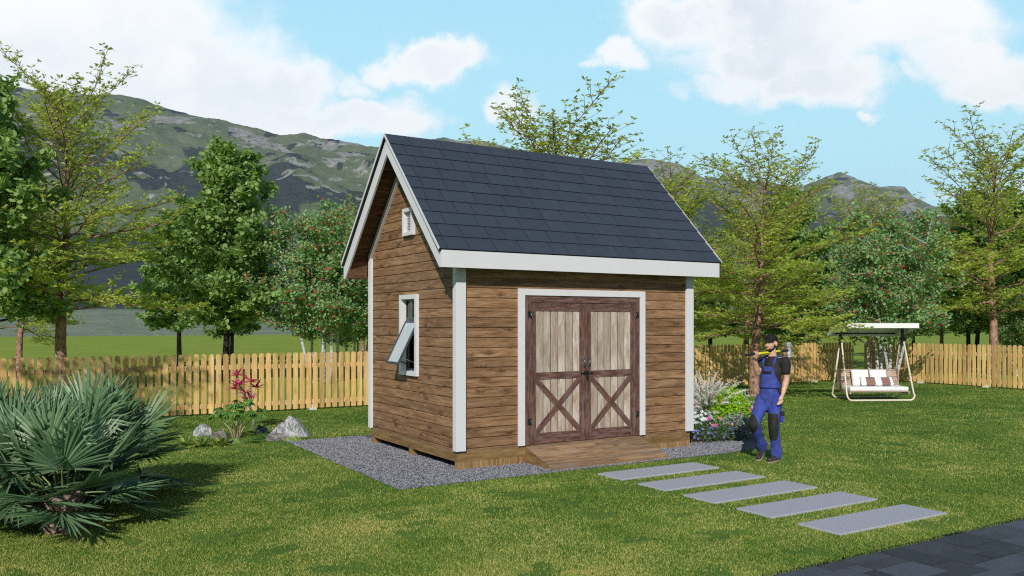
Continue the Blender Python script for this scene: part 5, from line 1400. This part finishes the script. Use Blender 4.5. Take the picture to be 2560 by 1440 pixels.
# shoes
M['shoe'] = plain('dark_shoe', (.045,.035,.038), .42, .5, nz=.15); M['sole'] = plain('shoe_sole', (.42,.36,.30), .7)
def shoe(an, toe, heel_z, toe_z):
    d = V((toe.x-an.x, toe.y-an.y, 0)).normalized(); hl = V((an.x, an.y, 0))-d*.045
    A_ = hl+V((0, 0, heel_z+.048)); B_ = V((toe.x, toe.y, toe_z+.040))
    def f(bm):
        cap_(bm, A_, A_.lerp(B_, .5), .042, .045, (V((0, 0, 1)), .9)); cap_(bm, A_.lerp(B_, .5), B_, .045, .038, (V((0, 0, 1)), .75)); cap_(bm, A_+d*.04+V((0, 0, .03)), A_+d*.04+V((0, 0, .09)), .045, .045)
    o = remeshed('shoe', f, .007, M['shoe'], man, 3)
    sd = V((-d.y, d.x, 0)); mb = MB(); vs = []; dn = (B_-A_).normalized()
    out = []
    for i in range(20):
        a = 6.283*i/20; x_ = math.cos(a); y_ = math.sin(a); L_ = (B_-A_).length/2+.045; c = (A_+B_)/2; wv = .047-.006*x_*(-1 if x_ < 0 else 0)
        out.append(c+dn*L_*x_*.99*(abs(x_)**0)+sd*wv*y_*(1+.15*math.cos(2*a)))
    off = .041
    vs = [q_-V((0, 0, off)) for q_ in out]+[q_-V((0, 0, off-.016)) for q_ in out]
    mb.add(vs, [list(range(20))[::-1], list(range(20, 40))]+[(i, (i+1) % 20, 20+(i+1) % 20, 20+i) for i in range(20)]); fixn(mb.build('sole', M['sole'], o))
TL = Q(1917, 1150, -.20); TRt = Q(1899, 1150, -.04)
shoe(AN_L+V((.0, .0, 0)), TL, .0, .0); shoe(AN_R, TRt, .085, .008)

# hammer, held by the man
MM = Matrix.Translation((MX, MY, 0)) @ Matrix.Rotation(-YAW, 4, 'Z')
ham = thing('sledgehammer', 'sledgehammer with yellow and black handle carried over the shoulder of the man', 'hammer', tuple(MM @ HA), 0)
M['yellow'] = plain('yellow_plastic', (.80,.74,.02), .4, .5, nz=.02); M['rubber'] = plain('black_rubber', (.014,.014,.016), .55, nz=.2, scale=60)
M['steel'] = plain('worn_steel', (.42,.42,.44), .55, .5, .15, nz=.35, scale=26, bump=.6)
LH_ = (HB-HA).length; dW = (MM.to_3x3() @ HAX)
P0 = lambda s_: dW*s_
for nm, a, b, r_, m_ in (('grip', 0, .245*LH_/.9, .0185, 'rubber'), ('handle', .2455*LH_/.9, .80*LH_, .0165, 'yellow'), ('collar', .80*LH_+.0005, LH_-.03, .019, 'rubber')):
    mb = MB(); n_ = 8; mb.tube([P0(a+(b-a)*i/n_) for i in range(n_+1)], [r_*(1+(.06*math.sin(i*2.2) if nm == 'grip' else 0)) for i in range(n_+1)], 12); mb.build(nm, M[m_], ham)
hz = V((0, 0, 1)); hz = (hz-dW*hz.dot(dW)+dW*-.10).normalized(); mb = MB(); c = P0(LH_)
vs = []; a1 = dW.normalized(); a2 = hz.cross(a1).normalized()
prof = [(-.108, .033), (-.098, .041), (-.062, .040), (-.03, .032), (.03, .032), (.062, .040), (.098, .041), (.108, .033)]
for (z_, r_) in prof:
    for j in range(8):
        a = math.pi/8+math.pi/4*j; vs.append(c+hz*z_+(a1*math.cos(a)*1.15+a2*math.sin(a))*r_*1.08)
fs = [(i*8+j, i*8+(j+1) % 8, (i+1)*8+(j+1) % 8, (i+1)*8+j) for i in range(len(prof)-1) for j in range(8)]+[list(range(8))[::-1], list(range(56, 64))]
mb.add(vs, fs); fixn(mb.build('head', M['steel'], ham, .004))

hz_ = NT('haze_air'); hz_.n.remove(hz_.b); pv = hz_.new('ShaderNodeVolumePrincipled'); pv.inputs['Color'].default_value = (.80, .88, .97, 1); pv.inputs['Density'].default_value = .00008; pv.inputs['Anisotropy'].default_value = .2
hz_.l.new(pv.outputs[0], hz_.out.inputs['Volume'])
mb = MB(); mb.box(-3600, 5200, -200, 3900, -200, 1000); hb = mb.build('haze', hz_.mat); setp(hb, 'thin pale haze over the whole scene', 'haze', kind='stuff')
S.cycles.volume_bounces = 0
